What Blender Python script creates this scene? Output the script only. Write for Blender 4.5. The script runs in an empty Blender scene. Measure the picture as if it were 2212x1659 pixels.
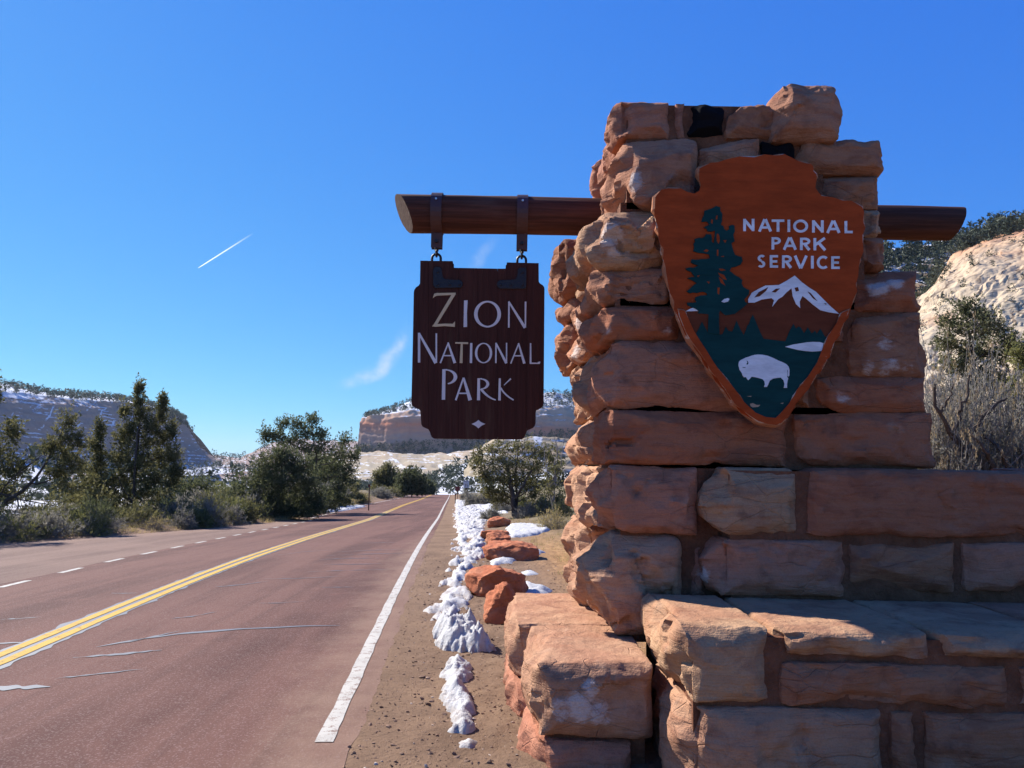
import bpy, bmesh, math, random, time
import numpy as np
from mathutils import Vector, Matrix, Quaternion
from mathutils.geometry import tessellate_polygon
T0 = time.time()
rng = np.random.default_rng(7)
random.seed(7)
SC = bpy.context.scene
COL = SC.collection

# ------------------------------------------------------------------ camera, sky, sun
EYE = np.array([0.0, 0.0, 1.5])
FPX, CX, CY = 1661.0, 1106.0, 829.5            # survey photo 2212 x 1659
PITCH, ROLL = math.radians(6.16), math.radians(1.0)
SUN_AZ, SUN_EL = math.radians(52), math.radians(39)   # azimuth left of straight ahead

cam_d = bpy.data.cameras.new('camera')
cam = bpy.data.objects.new('camera', cam_d)
COL.objects.link(cam)
cam.location = EYE
cam.rotation_mode = 'QUATERNION'
RC = Matrix.Rotation(math.pi / 2 + PITCH, 3, 'X') @ Matrix.Rotation(ROLL, 3, 'Z')
cam.rotation_quaternion = RC.to_quaternion()
cam_d.sensor_width = 36.0
cam_d.lens = 36.0 * FPX / 2212.0
cam_d.clip_start = 0.05
cam_d.clip_end = 40000
SC.camera = cam

SUN = Vector((-math.sin(SUN_AZ) * math.cos(SUN_EL), math.cos(SUN_AZ) * math.cos(SUN_EL), math.sin(SUN_EL)))
sd = bpy.data.lights.new('sun', 'SUN')
sd.energy = 5.0
sd.angle = math.radians(0.53)
sd.color = (1.0, 0.955, 0.885)
sun = bpy.data.objects.new('sun', sd)
COL.objects.link(sun)
sun.rotation_mode = 'QUATERNION'
sun.rotation_quaternion = (-SUN).to_track_quat('-Z', 'Y')

SC.view_settings.view_transform = 'Standard'
SC.view_settings.look = 'None'
SC.view_settings.gamma = 1.0
SC.view_settings.use_curve_mapping = False
SC.view_settings.exposure = 0.97
SC.cycles.max_bounces = 6
SC.cycles.diffuse_bounces = 3
SC.cycles.transparent_max_bounces = 8

R_np = np.array(RC)
def ray(px, py):
    d = R_np @ np.array([(px - CX) / FPX, -(py - CY) / FPX, -1.0])
    return d / d[1]
def at(px, py, D):
    """survey point seen at photo position px,py at distance D ahead"""
    return EYE + ray(px, py) * D
def onz(px, py, z):
    d = ray(px, py)
    return EYE + d * ((z - EYE[2]) / d[2])

world = bpy.data.worlds.new('World')
SC.world = world
world.use_nodes = True
wn, wl = world.node_tree.nodes, world.node_tree.links
wn.clear()
class NT:
    """tiny node builder"""
    def __init__(s, tree): s.t = tree; s.n = tree.nodes; s.l = tree.links
    def node(s, typ, **kw):
        n = s.n.new(typ)
        ins = kw.pop('ins', {})
        for k, v in kw.items(): setattr(n, k, v)
        for k, v in ins.items(): s.set(n, k, v)
        return n
    def set(s, n, k, v):
        i = n.inputs[k]
        if isinstance(v, bpy.types.NodeSocket): s.l.new(v, i)
        else: i.default_value = v
    def math(s, op, a, b=None, c=None, clamp=False):
        n = s.n.new('ShaderNodeMath'); n.operation = op; n.use_clamp = clamp
        s.set(n, 0, a)
        if b is not None: s.set(n, 1, b)
        if c is not None: s.set(n, 2, c)
        return n.outputs[0]
    def vmath(s, op, a, b=None):
        n = s.n.new('ShaderNodeVectorMath'); n.operation = op
        s.set(n, 0, a)
        if b is not None: s.set(n, 1, b)
        return n.outputs['Value'] if op in ('DOT_PRODUCT', 'LENGTH') else n.outputs[0]
    def noise(s, vec, scale, detail=4, rough=0.55, dist=0.0, out='Fac'):
        n = s.node('ShaderNodeTexNoise', ins={'Scale': scale, 'Detail': detail, 'Roughness': rough, 'Distortion': dist})
        s.set(n, 'Vector', vec)
        return n.outputs[out]
    def ramp(s, fac, stops, interp='LINEAR'):
        n = s.n.new('ShaderNodeValToRGB'); n.color_ramp.interpolation = interp
        e = n.color_ramp.elements
        while len(e) < len(stops): e.new(0.5)
        for el, (p, c) in zip(e, stops):
            el.position = p; el.color = c if len(c) == 4 else (*c, 1)
        s.set(n, 'Fac', fac)
        return n.outputs['Color']
    def mix(s, fac, a, b, blend='MIX'):
        n = s.n.new('ShaderNodeMix'); n.data_type = 'RGBA'; n.blend_type = blend
        s.set(n, 0, fac)
        s.set(n, 6, a if isinstance(a, bpy.types.NodeSocket) or len(a) == 4 else (*a, 1))
        s.set(n, 7, b if isinstance(b, bpy.types.NodeSocket) or len(b) == 4 else (*b, 1))
        return n.outputs[2]
    def smooth(s, x, lo, hi):
        n = s.n.new('ShaderNodeMapRange'); n.interpolation_type = 'SMOOTHSTEP'; n.clamp = True
        s.set(n, 'Value', x); s.set(n, 'From Min', lo); s.set(n, 'From Max', hi)
        return n.outputs['Result']
    def scale(s, vec, v):
        return s.vmath('MULTIPLY', vec, v)

w = NT(world.node_tree)
sky = w.node('ShaderNodeTexSky', sky_type='NISHITA')
sky.sun_disc = False
sky.sun_elevation = SUN_EL
sky.sun_rotation = -SUN_AZ
sky.altitude = 1700
sky.air_density = 1.0
sky.dust_density = 0.35
sky.ozone_density = 3.0
# the clear winter sky of the photograph: deeper blue overhead than the plain model
sep = w.node('ShaderNodeSeparateColor', ins={0: sky.outputs[0]})
skycol = w.node('ShaderNodeCombineColor', ins={
    0: w.math('MULTIPLY', w.math('POWER', sep.outputs[0], 1.02), 0.455),
    1: w.math('MULTIPLY', w.math('POWER', sep.outputs[1], 0.763), 1.40),
    2: w.math('MULTIPLY', w.math('POWER', sep.outputs[2], 0.262), 5.75)}).outputs[0]
tc = w.node('ShaderNodeTexCoord')
gen = tc.outputs['Generated']
def wisp(col, p0, p1, half_w, curve, amount, nscale):
    """thin high cloud: a streak of the real sky between two directions"""
    a, b = Vector(ray(*p0)).normalized(), Vector(ray(*p1)).normalized()
    c = ((a + b) / 2).normalized()
    u = (b - a); ln = u.length / 2; u.normalize()
    v = c.cross(u).normalized()
    du = w.math('DIVIDE', w.math('SUBTRACT', w.vmath('DOT_PRODUCT', gen, tuple(u)), c.dot(u)), ln)
    dv = w.vmath('DOT_PRODUCT', gen, tuple(v))
    n1 = w.noise(gen, nscale * 0.4, 3)
    dv = w.math('ADD', dv, w.math('MULTIPLY', w.math('SUBTRACT', n1, 0.5), half_w * 3.0))
    dv = w.math('ADD', dv, w.math('MULTIPLY', w.math('MULTIPLY', du, du), curve))
    mu = w.math('SUBTRACT', 1.0, w.smooth(w.math('ABSOLUTE', du), 0.45, 1.05))
    mv = w.math('SUBTRACT', 1.0, w.smooth(w.math('ABSOLUTE', w.math('DIVIDE', dv, half_w)), 0.0, 1.0))
    n2 = w.smooth(w.noise(gen, nscale, 5, 0.6), 0.35, 0.75)
    front = w.math('GREATER_THAN', w.vmath('DOT_PRODUCT', gen, tuple(c)), 0.8)
    m = w.math('MULTIPLY', w.math('MULTIPLY', w.math('MULTIPLY', mu, mv), w.math('ADD', w.math('MULTIPLY', n2, 0.8), 0.2)), front)
    m = w.math('MULTIPLY', m, amount)
    return w.mix(m, col, (7.5, 8.2, 9.0))
skycol = wisp(skycol, (728, 850), (905, 725), 0.013, 0.016, 0.75, 34)
skycol = wisp(skycol, (880, 740), (1085, 500), 0.012, 0.0, 0.28, 34)
bg = w.node('ShaderNodeBackground', ins={'Color': skycol, 'Strength': 0.0525})
wo = w.node('ShaderNodeOutputWorld')
wl.new(bg.outputs[0], wo.inputs[0])

# ------------------------------------------------------------------ helpers
def smoothstep(a, b, x):
    t = np.clip((np.asarray(x, float) - a) / (b - a), 0, 1)
    return t * t * (3 - 2 * t)

_P = np.random.default_rng(11).permutation(256)
_P = np.concatenate([_P, _P, _P])
_G = np.random.default_rng(12).normal(size=(256, 3)); _G /= np.linalg.norm(_G, axis=1)[:, None]
def perlin(p):
    p = np.asarray(p, float)
    i = np.floor(p).astype(np.int64); f = p - i
    i &= 255
    u = f * f * f * (f * (f * 6 - 15) + 10)
    res = np.zeros(len(p))
    for dx in (0, 1):
        wx = u[:, 0] if dx else 1 - u[:, 0]
        for dy in (0, 1):
            wy = u[:, 1] if dy else 1 - u[:, 1]
            for dz in (0, 1):
                wz = u[:, 2] if dz else 1 - u[:, 2]
                h = _P[_P[_P[(i[:, 0] + dx) & 255] + ((i[:, 1] + dy) & 255)] + ((i[:, 2] + dz) & 255)]
                g = _G[h]
                d = f - np.array([dx, dy, dz])
                res += wx * wy * wz * np.einsum('ij,ij->i', g, d)
    return res * 1.5
def fbm(p, octv=4, gain=0.5, lac=2.03):
    p = np.asarray(p, float); a = 1.0; r = np.zeros(len(p)); s = 0
    for k in range(octv):
        r += a * perlin(p + 17.3 * k); s += a; a *= gain; p = p * lac
    return r / s * 1.6

def mesh_obj(name, V, F, mats, parent=None, smooth=False, mi=None, attrs=None, cattrs=None):
    """V (n,3); F list of arrays (m,k)"""
    V = np.asarray(V, np.float32)
    if isinstance(F, np.ndarray): F = [F]
    F = [np.asarray(f, np.int32) for f in F if len(f)]
    me = bpy.data.meshes.new(name)
    nl = sum(f.size for f in F); nf = sum(len(f) for f in F)
    me.vertices.add(len(V)); me.vertices.foreach_set('co', V.ravel())
    me.loops.add(nl); me.polygons.add(nf)
    me.loops.foreach_set('vertex_index', np.concatenate([f.ravel() for f in F]))
    tot = np.concatenate([np.full(len(f), f.shape[1], np.int32) for f in F])
    st = np.concatenate([[0], np.cumsum(tot)[:-1]]).astype(np.int32)
    me.polygons.foreach_set('loop_start', st)
    me.polygons.foreach_set('use_smooth', np.full(nf, bool(smooth)))
    if mi is not None: me.polygons.foreach_set('material_index', np.asarray(mi, np.int32))
    for k, (dom, arr) in (attrs or {}).items():
        a = me.attributes.new(k, 'FLOAT', dom)
        a.data.foreach_set('value', np.asarray(arr, np.float32))
    for m in (mats if isinstance(mats, (list, tuple)) else [mats]): me.materials.append(m)
    me.update(calc_edges=True)
    me.validate()
    o = bpy.data.objects.new(name, me)
    COL.objects.link(o)
    if parent is not None: child(o, parent)
    return o
def child(o, parent):
    o.parent = parent
    if parent.parent is None: o.matrix_parent_inverse = Matrix.Translation(-parent.location)

def tag(o, label=None, cat=None, group=None, kind=None):
    if label: o['label'] = label
    if cat: o['category'] = cat
    if group: o['group'] = group
    if kind: o['kind'] = kind
    return o
def empty(name, label, cat, loc=(0, 0, 0), group=None):
    o = bpy.data.objects.new(name, None)
    COL.objects.link(o)
    o.location = loc
    o.empty_display_size = 0.1
    return tag(o, label, cat, group)

class MB:
    """mesh collector"""
    def __init__(s): s.v = []; s.f = {}; s.n = 0; s.t = {}
    def add(s, V, F, tint=None):
        V = np.asarray(V, float).reshape(-1, 3)
        F = np.asarray(F, np.int64)
        s.v.append(V)
        s.f.setdefault(F.shape[1], []).append(F + s.n)
        if tint is not None:
            s.t.setdefault(F.shape[1], []).append(np.broadcast_to(np.asarray(tint, float), (len(F),)))
        s.n += len(V)
    def tube(s, pts, rad, sides=6, cap=True, tint=None):
        pts = np.asarray(pts, float); n = len(pts)
        rad = np.broadcast_to(np.asarray(rad, float), (n,))
        tg = np.gradient(pts, axis=0); tg /= np.linalg.norm(tg, axis=1)[:, None] + 1e-9
        ref = np.array([0.13, 0.21, 0.97]) if abs(tg[0][2]) < 0.9 else np.array([0.95, 0.2, 0.1])
        V = []
        for p, t, r in zip(pts, tg, rad):
            a = np.cross(t, ref); a /= np.linalg.norm(a) + 1e-9
            b = np.cross(t, a)
            th = np.arange(sides) / sides * 2 * np.pi
            V.append(p + r * (np.cos(th)[:, None] * a + np.sin(th)[:, None] * b))
        V = np.concatenate(V)
        i = np.arange(sides); j = (i + 1) % sides
        F = np.concatenate([np.stack([k * sides + i, k * sides + j, (k + 1) * sides + j, (k + 1) * sides + i], 1) for k in range(n - 1)])
        s.add(V, F, tint)
        if cap:
            c = np.concatenate([V, pts[[0, -1]]])
            s.add(c[np.r_[0:sides, len(V)]], np.stack([np.full(sides, sides), j, i], 1), tint)
            s.add(c[np.r_[len(V) - sides:len(V), len(V) + 1]], np.stack([np.full(sides, sides), i, j], 1), tint)
    def box(s, lo, hi, tint=None):
        lo, hi = np.array(lo, float), np.array(hi, float)
        V = np.array([[(lo, hi)[i][0], (lo, hi)[j][1], (lo, hi)[k][2]] for i in (0, 1) for j in (0, 1) for k in (0, 1)])
        F = [[0, 1, 3, 2], [4, 6, 7, 5], [0, 4, 5, 1], [2, 3, 7, 6], [0, 2, 6, 4], [1, 5, 7, 3]]
        s.add(V, F, tint)
    def build(s, name, mat, parent=None, smooth=False):
        V = np.concatenate(s.v)
        ks = sorted(s.f)
        F = [np.concatenate(s.f[k]) for k in ks]
        attrs = None
        if s.t: attrs = {'tint': ('FACE', np.concatenate([np.concatenate(s.t[k]) for k in ks]))}
        return mesh_obj(name, V, F, mat, parent, smooth, attrs=attrs)

def new_mat(name):
    m = bpy.data.materials.new(name)
    m.use_nodes = True
    t = NT(m.node_tree)
    b = t.n['Principled BSDF']
    b.inputs['Roughness'].default_value = 0.85
    b.inputs['Specular IOR Level'].default_value = 0.25
    return m, t, b
def bump(t, b, h, strength=0.5, dist=0.02):
    n = t.node('ShaderNodeBump', ins={'Strength': strength, 'Distance': dist, 'Height': h})
    t.l.new(n.outputs[0], b.inputs['Normal'])
def objco(t):
    return t.node('ShaderNodeTexCoord').outputs['Object']
def attr(t, name):
    n = t.n.new('ShaderNodeAttribute'); n.attribute_name = name
    return n.outputs['Fac']
def plain(name, col, rough=0.8, spec=0.25, metallic=0.0, var=0.15, scale=30, bstr=0.1):
    m, t, b = new_mat(name)
    n = t.noise(objco(t), scale, 4)
    c = t.mix(t.math('MULTIPLY', n, 1.0), tuple(x * (1 - var) for x in col), tuple(min(1, x * (1 + var)) for x in col))
    t.l.new(c, b.inputs['Base Color'])
    b.inputs['Roughness'].default_value = rough
    b.inputs['Specular IOR Level'].default_value = spec
    b.inputs['Metallic'].default_value = metallic
    bump(t, b, n, bstr, 0.01)
    return m

# ------------------------------------------------------------------ materials
def mat_sandstone(name, alt=False):
    m, t, b = new_mat(name)
    co = t.node('ShaderNodeNewGeometry').outputs['Position']
    oi = t.n.new('ShaderNodeObjectInfo')
    rnd = oi.outputs['Random']
    base = oi.outputs['Color']
    off = t.node('ShaderNodeCombineXYZ', ins={0: t.math('MULTIPLY', rnd, 37.0), 1: t.math('MULTIPLY', rnd, 91.0), 2: t.math('MULTIPLY', rnd, 13.0)}).outputs[0]
    p = t.vmath('ADD', co, off)
    big = t.noise(p, 2.6, 5, 0.6, 0.6)
    med = t.noise(p, 9.0, 6, 0.62)
    fine = t.noise(p, 120.0, 3, 0.6)
    warp = t.vmath('ADD', p, t.scale(t.noise(p, 3.0, 3, 0.5, out='Color'), (0.10, 0.10, 0.10)))
    strat = t.noise(t.scale(warp, (2.2, 2.2, 34.0)), 1.0, 5, 0.65)
    fstrat = t.noise(t.scale(warp, (3.5, 3.5, 130.0)), 1.0, 3, 0.6)
    col = t.mix(t.smooth(big, 0.36, 0.66), base, t.mix(0.55, base, (0.36, 0.165, 0.098)))
    col = t.mix(t.math('MULTIPLY', t.smooth(strat, 0.45, 0.75), 0.42), col, t.mix(1.0, col, (0.72, 0.50, 0.40), 'MULTIPLY'))
    col = t.mix(t.math('MULTIPLY', t.smooth(fstrat, 0.5, 0.72), 0.22), col, (0.16, 0.075, 0.045))
    col = t.mix(t.math('MULTIPLY', t.smooth(med, 0.52, 0.74), 0.5), col, (0.12, 0.06, 0.042))
    pv = t.noise(t.scale(warp, (1.3, 1.3, 3.0)), 2.2, 6, 0.7, 0.8)
    col = t.mix(t.math('MULTIPLY', t.smooth(pv, 0.50, 0.62), 0.45), col, t.mix(1.0, col, (0.55, 0.46, 0.50), 'MULTIPLY'))
    col = t.mix(t.math('MULTIPLY', t.smooth(t.noise(p, 5.0, 4), 0.6, 0.74), 0.30), col, (0.46, 0.30, 0.205))
    # white lime bloom: own shape, stored on the stone
    lime = attr(t, 'lime')
    lm = t.smooth(t.math('ADD', lime, t.math('MULTIPLY', t.math('SUBTRACT', t.noise(t.scale(warp, (1, 1, 2.2)), 11.0, 8, 0.75), 0.5), 2.4)), 0.22, 0.85)
    col = t.mix(t.math('MULTIPLY', t.math('MULTIPLY', lm, 0.75), t.smooth(lime, 0.02, 0.3)), col, (0.62, 0.52, 0.46))
    col = t.mix(t.math('MULTIPLY', t.smooth(fine, 0.35, 0.7), 0.16), col, (0.10, 0.05, 0.03))
    t.l.new(col, b.inputs['Base Color'])
    b.inputs['Roughness'].default_value = 0.92
    b.inputs['Specular IOR Level'].default_value = 0.12
    crack = t.node('ShaderNodeTexVoronoi', feature='DISTANCE_TO_EDGE', ins={'Scale': 3.2, 'Vector': t.scale(warp, (1, 1, 2.4))}).outputs['Distance']
    cr = t.math('MULTIPLY', t.math('MAXIMUM', t.smooth(crack, 0.0, 0.02), t.smooth(t.noise(p, 1.7, 3), 0.56, 0.46)), 0.22)
    h = t.math('ADD', t.math('MULTIPLY', strat, 0.45), t.math('MULTIPLY', fstrat, 0.28))
    h = t.math('ADD', h, t.math('MULTIPLY', med, 0.8))
    h = t.math('ADD', h, t.math('MULTIPLY', fine, 0.16))
    h = t.math('ADD', h, t.math('MULTIPLY', t.noise(p, 40.0, 4, 0.6), 0.3))
    h = t.math('ADD', h, cr)
    h = t.math('ADD', h, t.math('MULTIPLY', t.noise(p, 260.0, 2, 0.6), 0.10))
    bump(t, b, h, 0.95, 0.022)
    return m
M_STONE = mat_sandstone('sandstone')
M_BLACK = plain('black_stain', (0.009, 0.008, 0.009), 0.95, 0.05, bstr=0.3)

def mat_mortar():
    m, t, b = new_mat('mortar')
    co = t.node('ShaderNodeNewGeometry').outputs['Position']
    n = t.noise(co, 11, 6, 0.65)
    col = t.ramp(n, [(0.3, (0.11, 0.042, 0.020)), (0.6, (0.20, 0.080, 0.042)), (0.8, (0.29, 0.14, 0.08))])
    lime = attr(t, 'lime')
    t.l.new(t.mix(t.math('MULTIPLY', lime, 0.8), col, (0.5, 0.42, 0.36)), b.inputs['Base Color'])
    b.inputs['Roughness'].default_value = 0.95
    bump(t, b, t.math('ADD', n, t.noise(co, 60, 4)), 0.8, 0.02)
    return m
M_MORTAR = mat_mortar()

def mat_rock():
    m, t, b = new_mat('red_rock')
    co = t.node('ShaderNodeNewGeometry').outputs['Position']
    n = t.noise(co, 5, 6, 0.65, 0.4); f = t.noise(co, 70, 5, 0.65)
    s = t.noise(t.scale(co, (6, 6, 26)), 1.0, 4, 0.6)
    col = t.ramp(n, [(0.3, (0.30, 0.085, 0.035)), (0.5, (0.42, 0.13, 0.055)), (0.72, (0.50, 0.20, 0.10))])
    col = t.mix(t.math('MULTIPLY', t.smooth(s, 0.5, 0.75), 0.35), col, (0.20, 0.06, 0.03))
    col = t.mix(t.math('MULTIPLY', t.smooth(f, 0.5, 0.75), 0.3), col, (0.16, 0.05, 0.03))
    t.l.new(col, b.inputs['Base Color'])
    b.inputs['Roughness'].default_value = 0.92
    bump(t, b, t.math('ADD', t.math('MULTIPLY', n, 1.2), t.math('ADD', t.math('MULTIPLY', f, 0.4), t.math('MULTIPLY', s, 0.6))), 0.8, 0.03)
    return m
M_ROCK = mat_rock()

def mat_road(name, base, light, red=0.5):
    m, t, b = new_mat(name)
    co = t.node('ShaderNodeNewGeometry').outputs['Position']
    along = t.scale(co, (1.0, 0.075, 1.0))
    lanes = t.noise(along, 1.3, 5, 0.6)
    big = t.noise(co, 0.45, 5, 0.6)
    sp = t.node('ShaderNodeTexVoronoi', ins={'Scale': 110.0, 'Vector': co}).outputs['Color']
    g = t.noise(co, 170, 3, 0.7)
    g2 = t.noise(co, 45, 4, 0.7)
    col = t.mix(t.smooth(lanes, 0.38, 0.64), base, light)
    lan2 = t.noise(t.scale(co, (5.0, 0.12, 1.0)), 1.0, 4, 0.6)
    col = t.mix(t.math('MULTIPLY', t.smooth(lan2, 0.5, 0.7), 0.4), col, tuple(x * 0.72 for x in base))
    pt = t.noise(co, 0.9, 6, 0.7, 1.2)
    col = t.mix(t.math('MULTIPLY', t.smooth(pt, 0.56, 0.66), 0.35), col, tuple(x * 1.25 for x in light))
    col = t.mix(t.math('MULTIPLY', t.smooth(big, 0.42, 0.7), 0.5), col, tuple(x * 1.18 for x in light))
    spv = t.math('MULTIPLY', t.node('ShaderNodeSeparateColor', ins={0: sp}).outputs[0], 1.0)
    col = t.mix(t.math('MULTIPLY', t.smooth(spv, 0.72, 0.98), 0.30), col, (0.34, 0.25, 0.22))
    col = t.mix(t.math('MULTIPLY', t.smooth(g, 0.50, 0.72), 0.42), col, (0.045, 0.025, 0.025))
    col = t.mix(t.math('MULTIPLY', t.smooth(g2, 0.55, 0.8), 0.35), col, (0.06, 0.035, 0.035))
    # dust blown over the road's edges
    dust = attr(t, 'dust')
    dn = t.math('ADD', dust, t.math('MULTIPLY', t.math('SUBTRACT', t.noise(co, 2.2, 6, 0.7), 0.5), 0.9))
    col = t.mix(t.math('MULTIPLY', t.smooth(dn, 0.25, 1.0), 0.75), col, (0.27, 0.17, 0.115))
    t.l.new(col, b.inputs['Base Color'])
    b.inputs['Roughness'].default_value = 0.88
    b.inputs['Specular IOR Level'].default_value = 0.2
    bump(t, b, t.math('ADD', t.math('MULTIPLY', g, 0.7), t.math('ADD', spv, g2)), 0.55, 0.012)
    return m
M_ROAD = mat_road('red_asphalt', (0.084, 0.032, 0.023), (0.142, 0.063, 0.045))
M_LOT = mat_road('turnout_asphalt', (0.135, 0.076, 0.056), (0.19, 0.115, 0.084))

def mat_paint(name, col, under, wear=0.5):
    m, t, b = new_mat(name)
    co = t.node('ShaderNodeNewGeometry').outputs['Position']
    n = t.noise(co, 14, 6, 0.7); g = t.noise(co, 150, 3, 0.7)
    k = t.smooth(t.math('ADD', t.math('MULTIPLY', n, 0.65), t.math('MULTIPLY', g, 0.35)), wear - 0.03, wear + 0.06)
    c = t.mix(k, col, under)
    c = t.mix(t.math('MULTIPLY', t.smooth(t.noise(co, 4, 5, 0.6), 0.45, 0.7), 0.3), c, tuple(x * 0.6 for x in col))
    t.l.new(c, b.inputs['Base Color'])
    b.inputs['Roughness'].default_value = 0.8
    bump(t, b, g, 0.4, 0.006)
    return m
M_WHITE = mat_paint('worn_white_paint', (0.44, 0.41, 0.355), (0.19, 0.12, 0.095), 0.54)
M_YELLOW = mat_paint('worn_yellow_paint', (0.50, 0.295, 0.04), (0.15, 0.085, 0.05), 0.565)
M_SEAL = plain('crack_sealant_grey', (0.105, 0.105, 0.115), 0.55, 0.4, var=0.25, scale=25)

def mat_ground():
    m, t, b = new_mat('dirt_ground')
    co = t.node('ShaderNodeNewGeometry').outputs['Position']
    n = t.noise(co, 1.3, 6, 0.65); g = t.noise(co, 26, 6, 0.7); f = t.noise(co, 120, 4, 0.7)
    col = t.ramp(n, [(0.30, (0.145, 0.090, 0.056)), (0.5, (0.205, 0.128, 0.080)), (0.72, (0.25, 0.158, 0.095))])
    col = t.mix(attr(t, 'ochre'), col, t.ramp(t.noise(co, 7, 6, 0.7), [(0.3, (0.20, 0.10, 0.045)), (0.55, (0.42, 0.23, 0.095)), (0.8, (0.48, 0.32, 0.16))]))
    col = t.mix(attr(t, 'scrub'), col, t.ramp(t.noise(co, 0.9, 6, 0.7), [(0.3, (0.085, 0.07, 0.04)), (0.5, (0.16, 0.13, 0.08)), (0.75, (0.24, 0.18, 0.11))]))
    col = t.mix(t.math('MULTIPLY', t.smooth(g, 0.5, 0.72), 0.5), col, (0.07, 0.042, 0.028))
    col = t.mix(t.math('MULTIPLY', t.smooth(f, 0.58, 0.75), 0.45), col, (0.33, 0.24, 0.17))
    sn = t.math('ADD', attr(t, 'snow'), t.math('MULTIPLY', t.math('SUBTRACT', t.noise(t.scale(co, (1, 1, 1)), 0.35, 7, 0.7), 0.5), 1.4))
    sm = t.smooth(sn, 0.50, 0.56)
    col = t.mix(sm, col, (0.56, 0.56, 0.58))
    t.l.new(col, b.inputs['Base Color'])
    b.inputs['Roughness'].default_value = 0.95
    b.inputs['Specular IOR Level'].default_value = 0.1
    bump(t, b, t.math('ADD', t.math('ADD', g, t.math('MULTIPLY', f, 0.5)), t.math('MULTIPLY', sm, 0.3)), 0.8, 0.02)
    return m
M_GROUND = mat_ground()

def mat_snow():
    m, t, b = new_mat('snow')
    co = t.node('ShaderNodeNewGeometry').outputs['Position']
    n = t.noise(co, 6, 6, 0.7); f = t.noise(co, 55, 5, 0.7)
    dirty = attr(t, 'dirt')
    dk = t.smooth(t.math('ADD', dirty, t.math('MULTIPLY', t.math('SUBTRACT', t.noise(co, 16, 6, 0.7), 0.5), 1.9)), 0.30, 0.95)
    col = t.mix(t.math('MULTIPLY', dk, 0.7), (0.46, 0.445, 0.43), (0.24, 0.17, 0.125))
    t.l.new(col, b.inputs['Base Color'])
    b.inputs['Roughness'].default_value = 0.6
    b.inputs['Subsurface Weight'].default_value = 0.12
    b.inputs['Subsurface Radius'].default_value = (0.03, 0.03, 0.03)
    b.inputs['Subsurface Scale'].default_value = 0.3
    bump(t, b, t.math('ADD', n, t.math('MULTIPLY', f, 0.6)), 0.7, 0.03)
    return m
M_SNOW = mat_snow()

def mat_leaf(name, dark, light, trans=0.45):
    m, t, b = new_mat(name)
    c = t.ramp(attr(t, 'tint'), [(0.0, dark), (1.0, light)])
    t.l.new(c, b.inputs['Base Color'])
    b.inputs['Roughness'].default_value = 0.7
    b.inputs['Specular IOR Level'].default_value = 0.2
    tr = t.node('ShaderNodeBsdfTranslucent', ins={'Color': c})
    mx = t.node('ShaderNodeMixShader', ins={0: trans})
    t.l.new(b.outputs[0], mx.inputs[1]); t.l.new(tr.outputs[0], mx.inputs[2])
    t.l.new(mx.outputs[0], t.n['Material Output'].inputs[0])
    return m
M_JUNIPER = mat_leaf('juniper_foliage', (0.062, 0.066, 0.024), (0.225, 0.200, 0.082))
M_JUNIPER_B = mat_leaf('juniper_foliage_dark', (0.048, 0.060, 0.027), (0.160, 0.165, 0.078))
M_PINYON = mat_leaf('pinyon_foliage', (0.06, 0.068, 0.030), (0.17, 0.165, 0.085))
M_SAGE = mat_leaf('sage_foliage', (0.14, 0.13, 0.10), (0.32, 0.295, 0.24))
M_PLUME = mat_leaf('dry_plume', (0.26, 0.19, 0.10), (0.50, 0.38, 0.23))
M_YGREEN = mat_leaf('yellow_green_scrub', (0.10, 0.105, 0.035), (0.23, 0.22, 0.08))
M_STRAW = mat_leaf('straw_scrub', (0.26, 0.20, 0.08), (0.46, 0.36, 0.16))
M_FAR = mat_leaf('far_forest_foliage', (0.030, 0.042, 0.026), (0.075, 0.085, 0.05), 0.1)
M_BARK = plain('juniper_bark', (0.085, 0.065, 0.052), 0.95, 0.1, var=0.5, scale=25, bstr=0.6)
M_TWIG = plain('dead_grey_twig', (0.24, 0.21, 0.185), 0.95, 0.1, var=0.35, scale=25, bstr=0.3)

def mat_wood(name, base, dark, light, axis):
    m, t, b = new_mat(name)
    co = t.node('ShaderNodeNewGeometry').outputs['Position']
    s = (1.6, 20, 38) if axis == 'x' else (38, 20, 1.3)
    g = t.noise(t.scale(co, s), 1.0, 6, 0.65, 0.3)
    big = t.noise(t.scale(co, (1.2, 1, 3) if axis == 'x' else (9, 3, 1.0)), 1.0, 5, 0.6)
    col = t.mix(t.smooth(g, 0.35, 0.7), dark, base)
    col = t.mix(t.math('MULTIPLY', t.smooth(big, 0.55, 0.78), 0.55), col, light)
    t.l.new(col, b.inputs['Base Color'])
    b.inputs['Roughness'].default_value = 0.75
    b.inputs['Specular IOR Level'].default_value = 0.10
    ck = t.noise(t.scale(co, (2.2, 30, 60) if axis == 'x' else (60, 30, 2.0)), 1.0, 3, 0.5)
    bump(t, b, t.math('ADD', g, t.math('MULTIPLY', t.smooth(ck, 0.62, 0.68), -0.8)), 0.55, 0.012)
    return m
M_LOG = mat_wood('stained_log', (0.115, 0.044, 0.028), (0.060, 0.024, 0.016), (0.15, 0.09, 0.065), 'x')
M_LOGEND = plain('log_end_grain', (0.125, 0.075, 0.052), 0.9, 0.1, var=0.4, scale=40, bstr=0.5)
M_BOARD = mat_wood('brown_board', (0.078, 0.029, 0.020), (0.056, 0.021, 0.015), (0.14, 0.085, 0.052), 'z')
M_LETTER = mat_paint('letter_white', (0.74, 0.70, 0.66), (0.42, 0.30, 0.20), 0.66)
M_LETTERY = mat_paint('letter_yellowed', (0.66, 0.52, 0.30), (0.50, 0.32, 0.13), 0.60)
M_IRON = plain('black_iron', (0.018, 0.016, 0.018), 0.5, 0.5, 0.3, 0.4, 60, 0.5)
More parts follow.
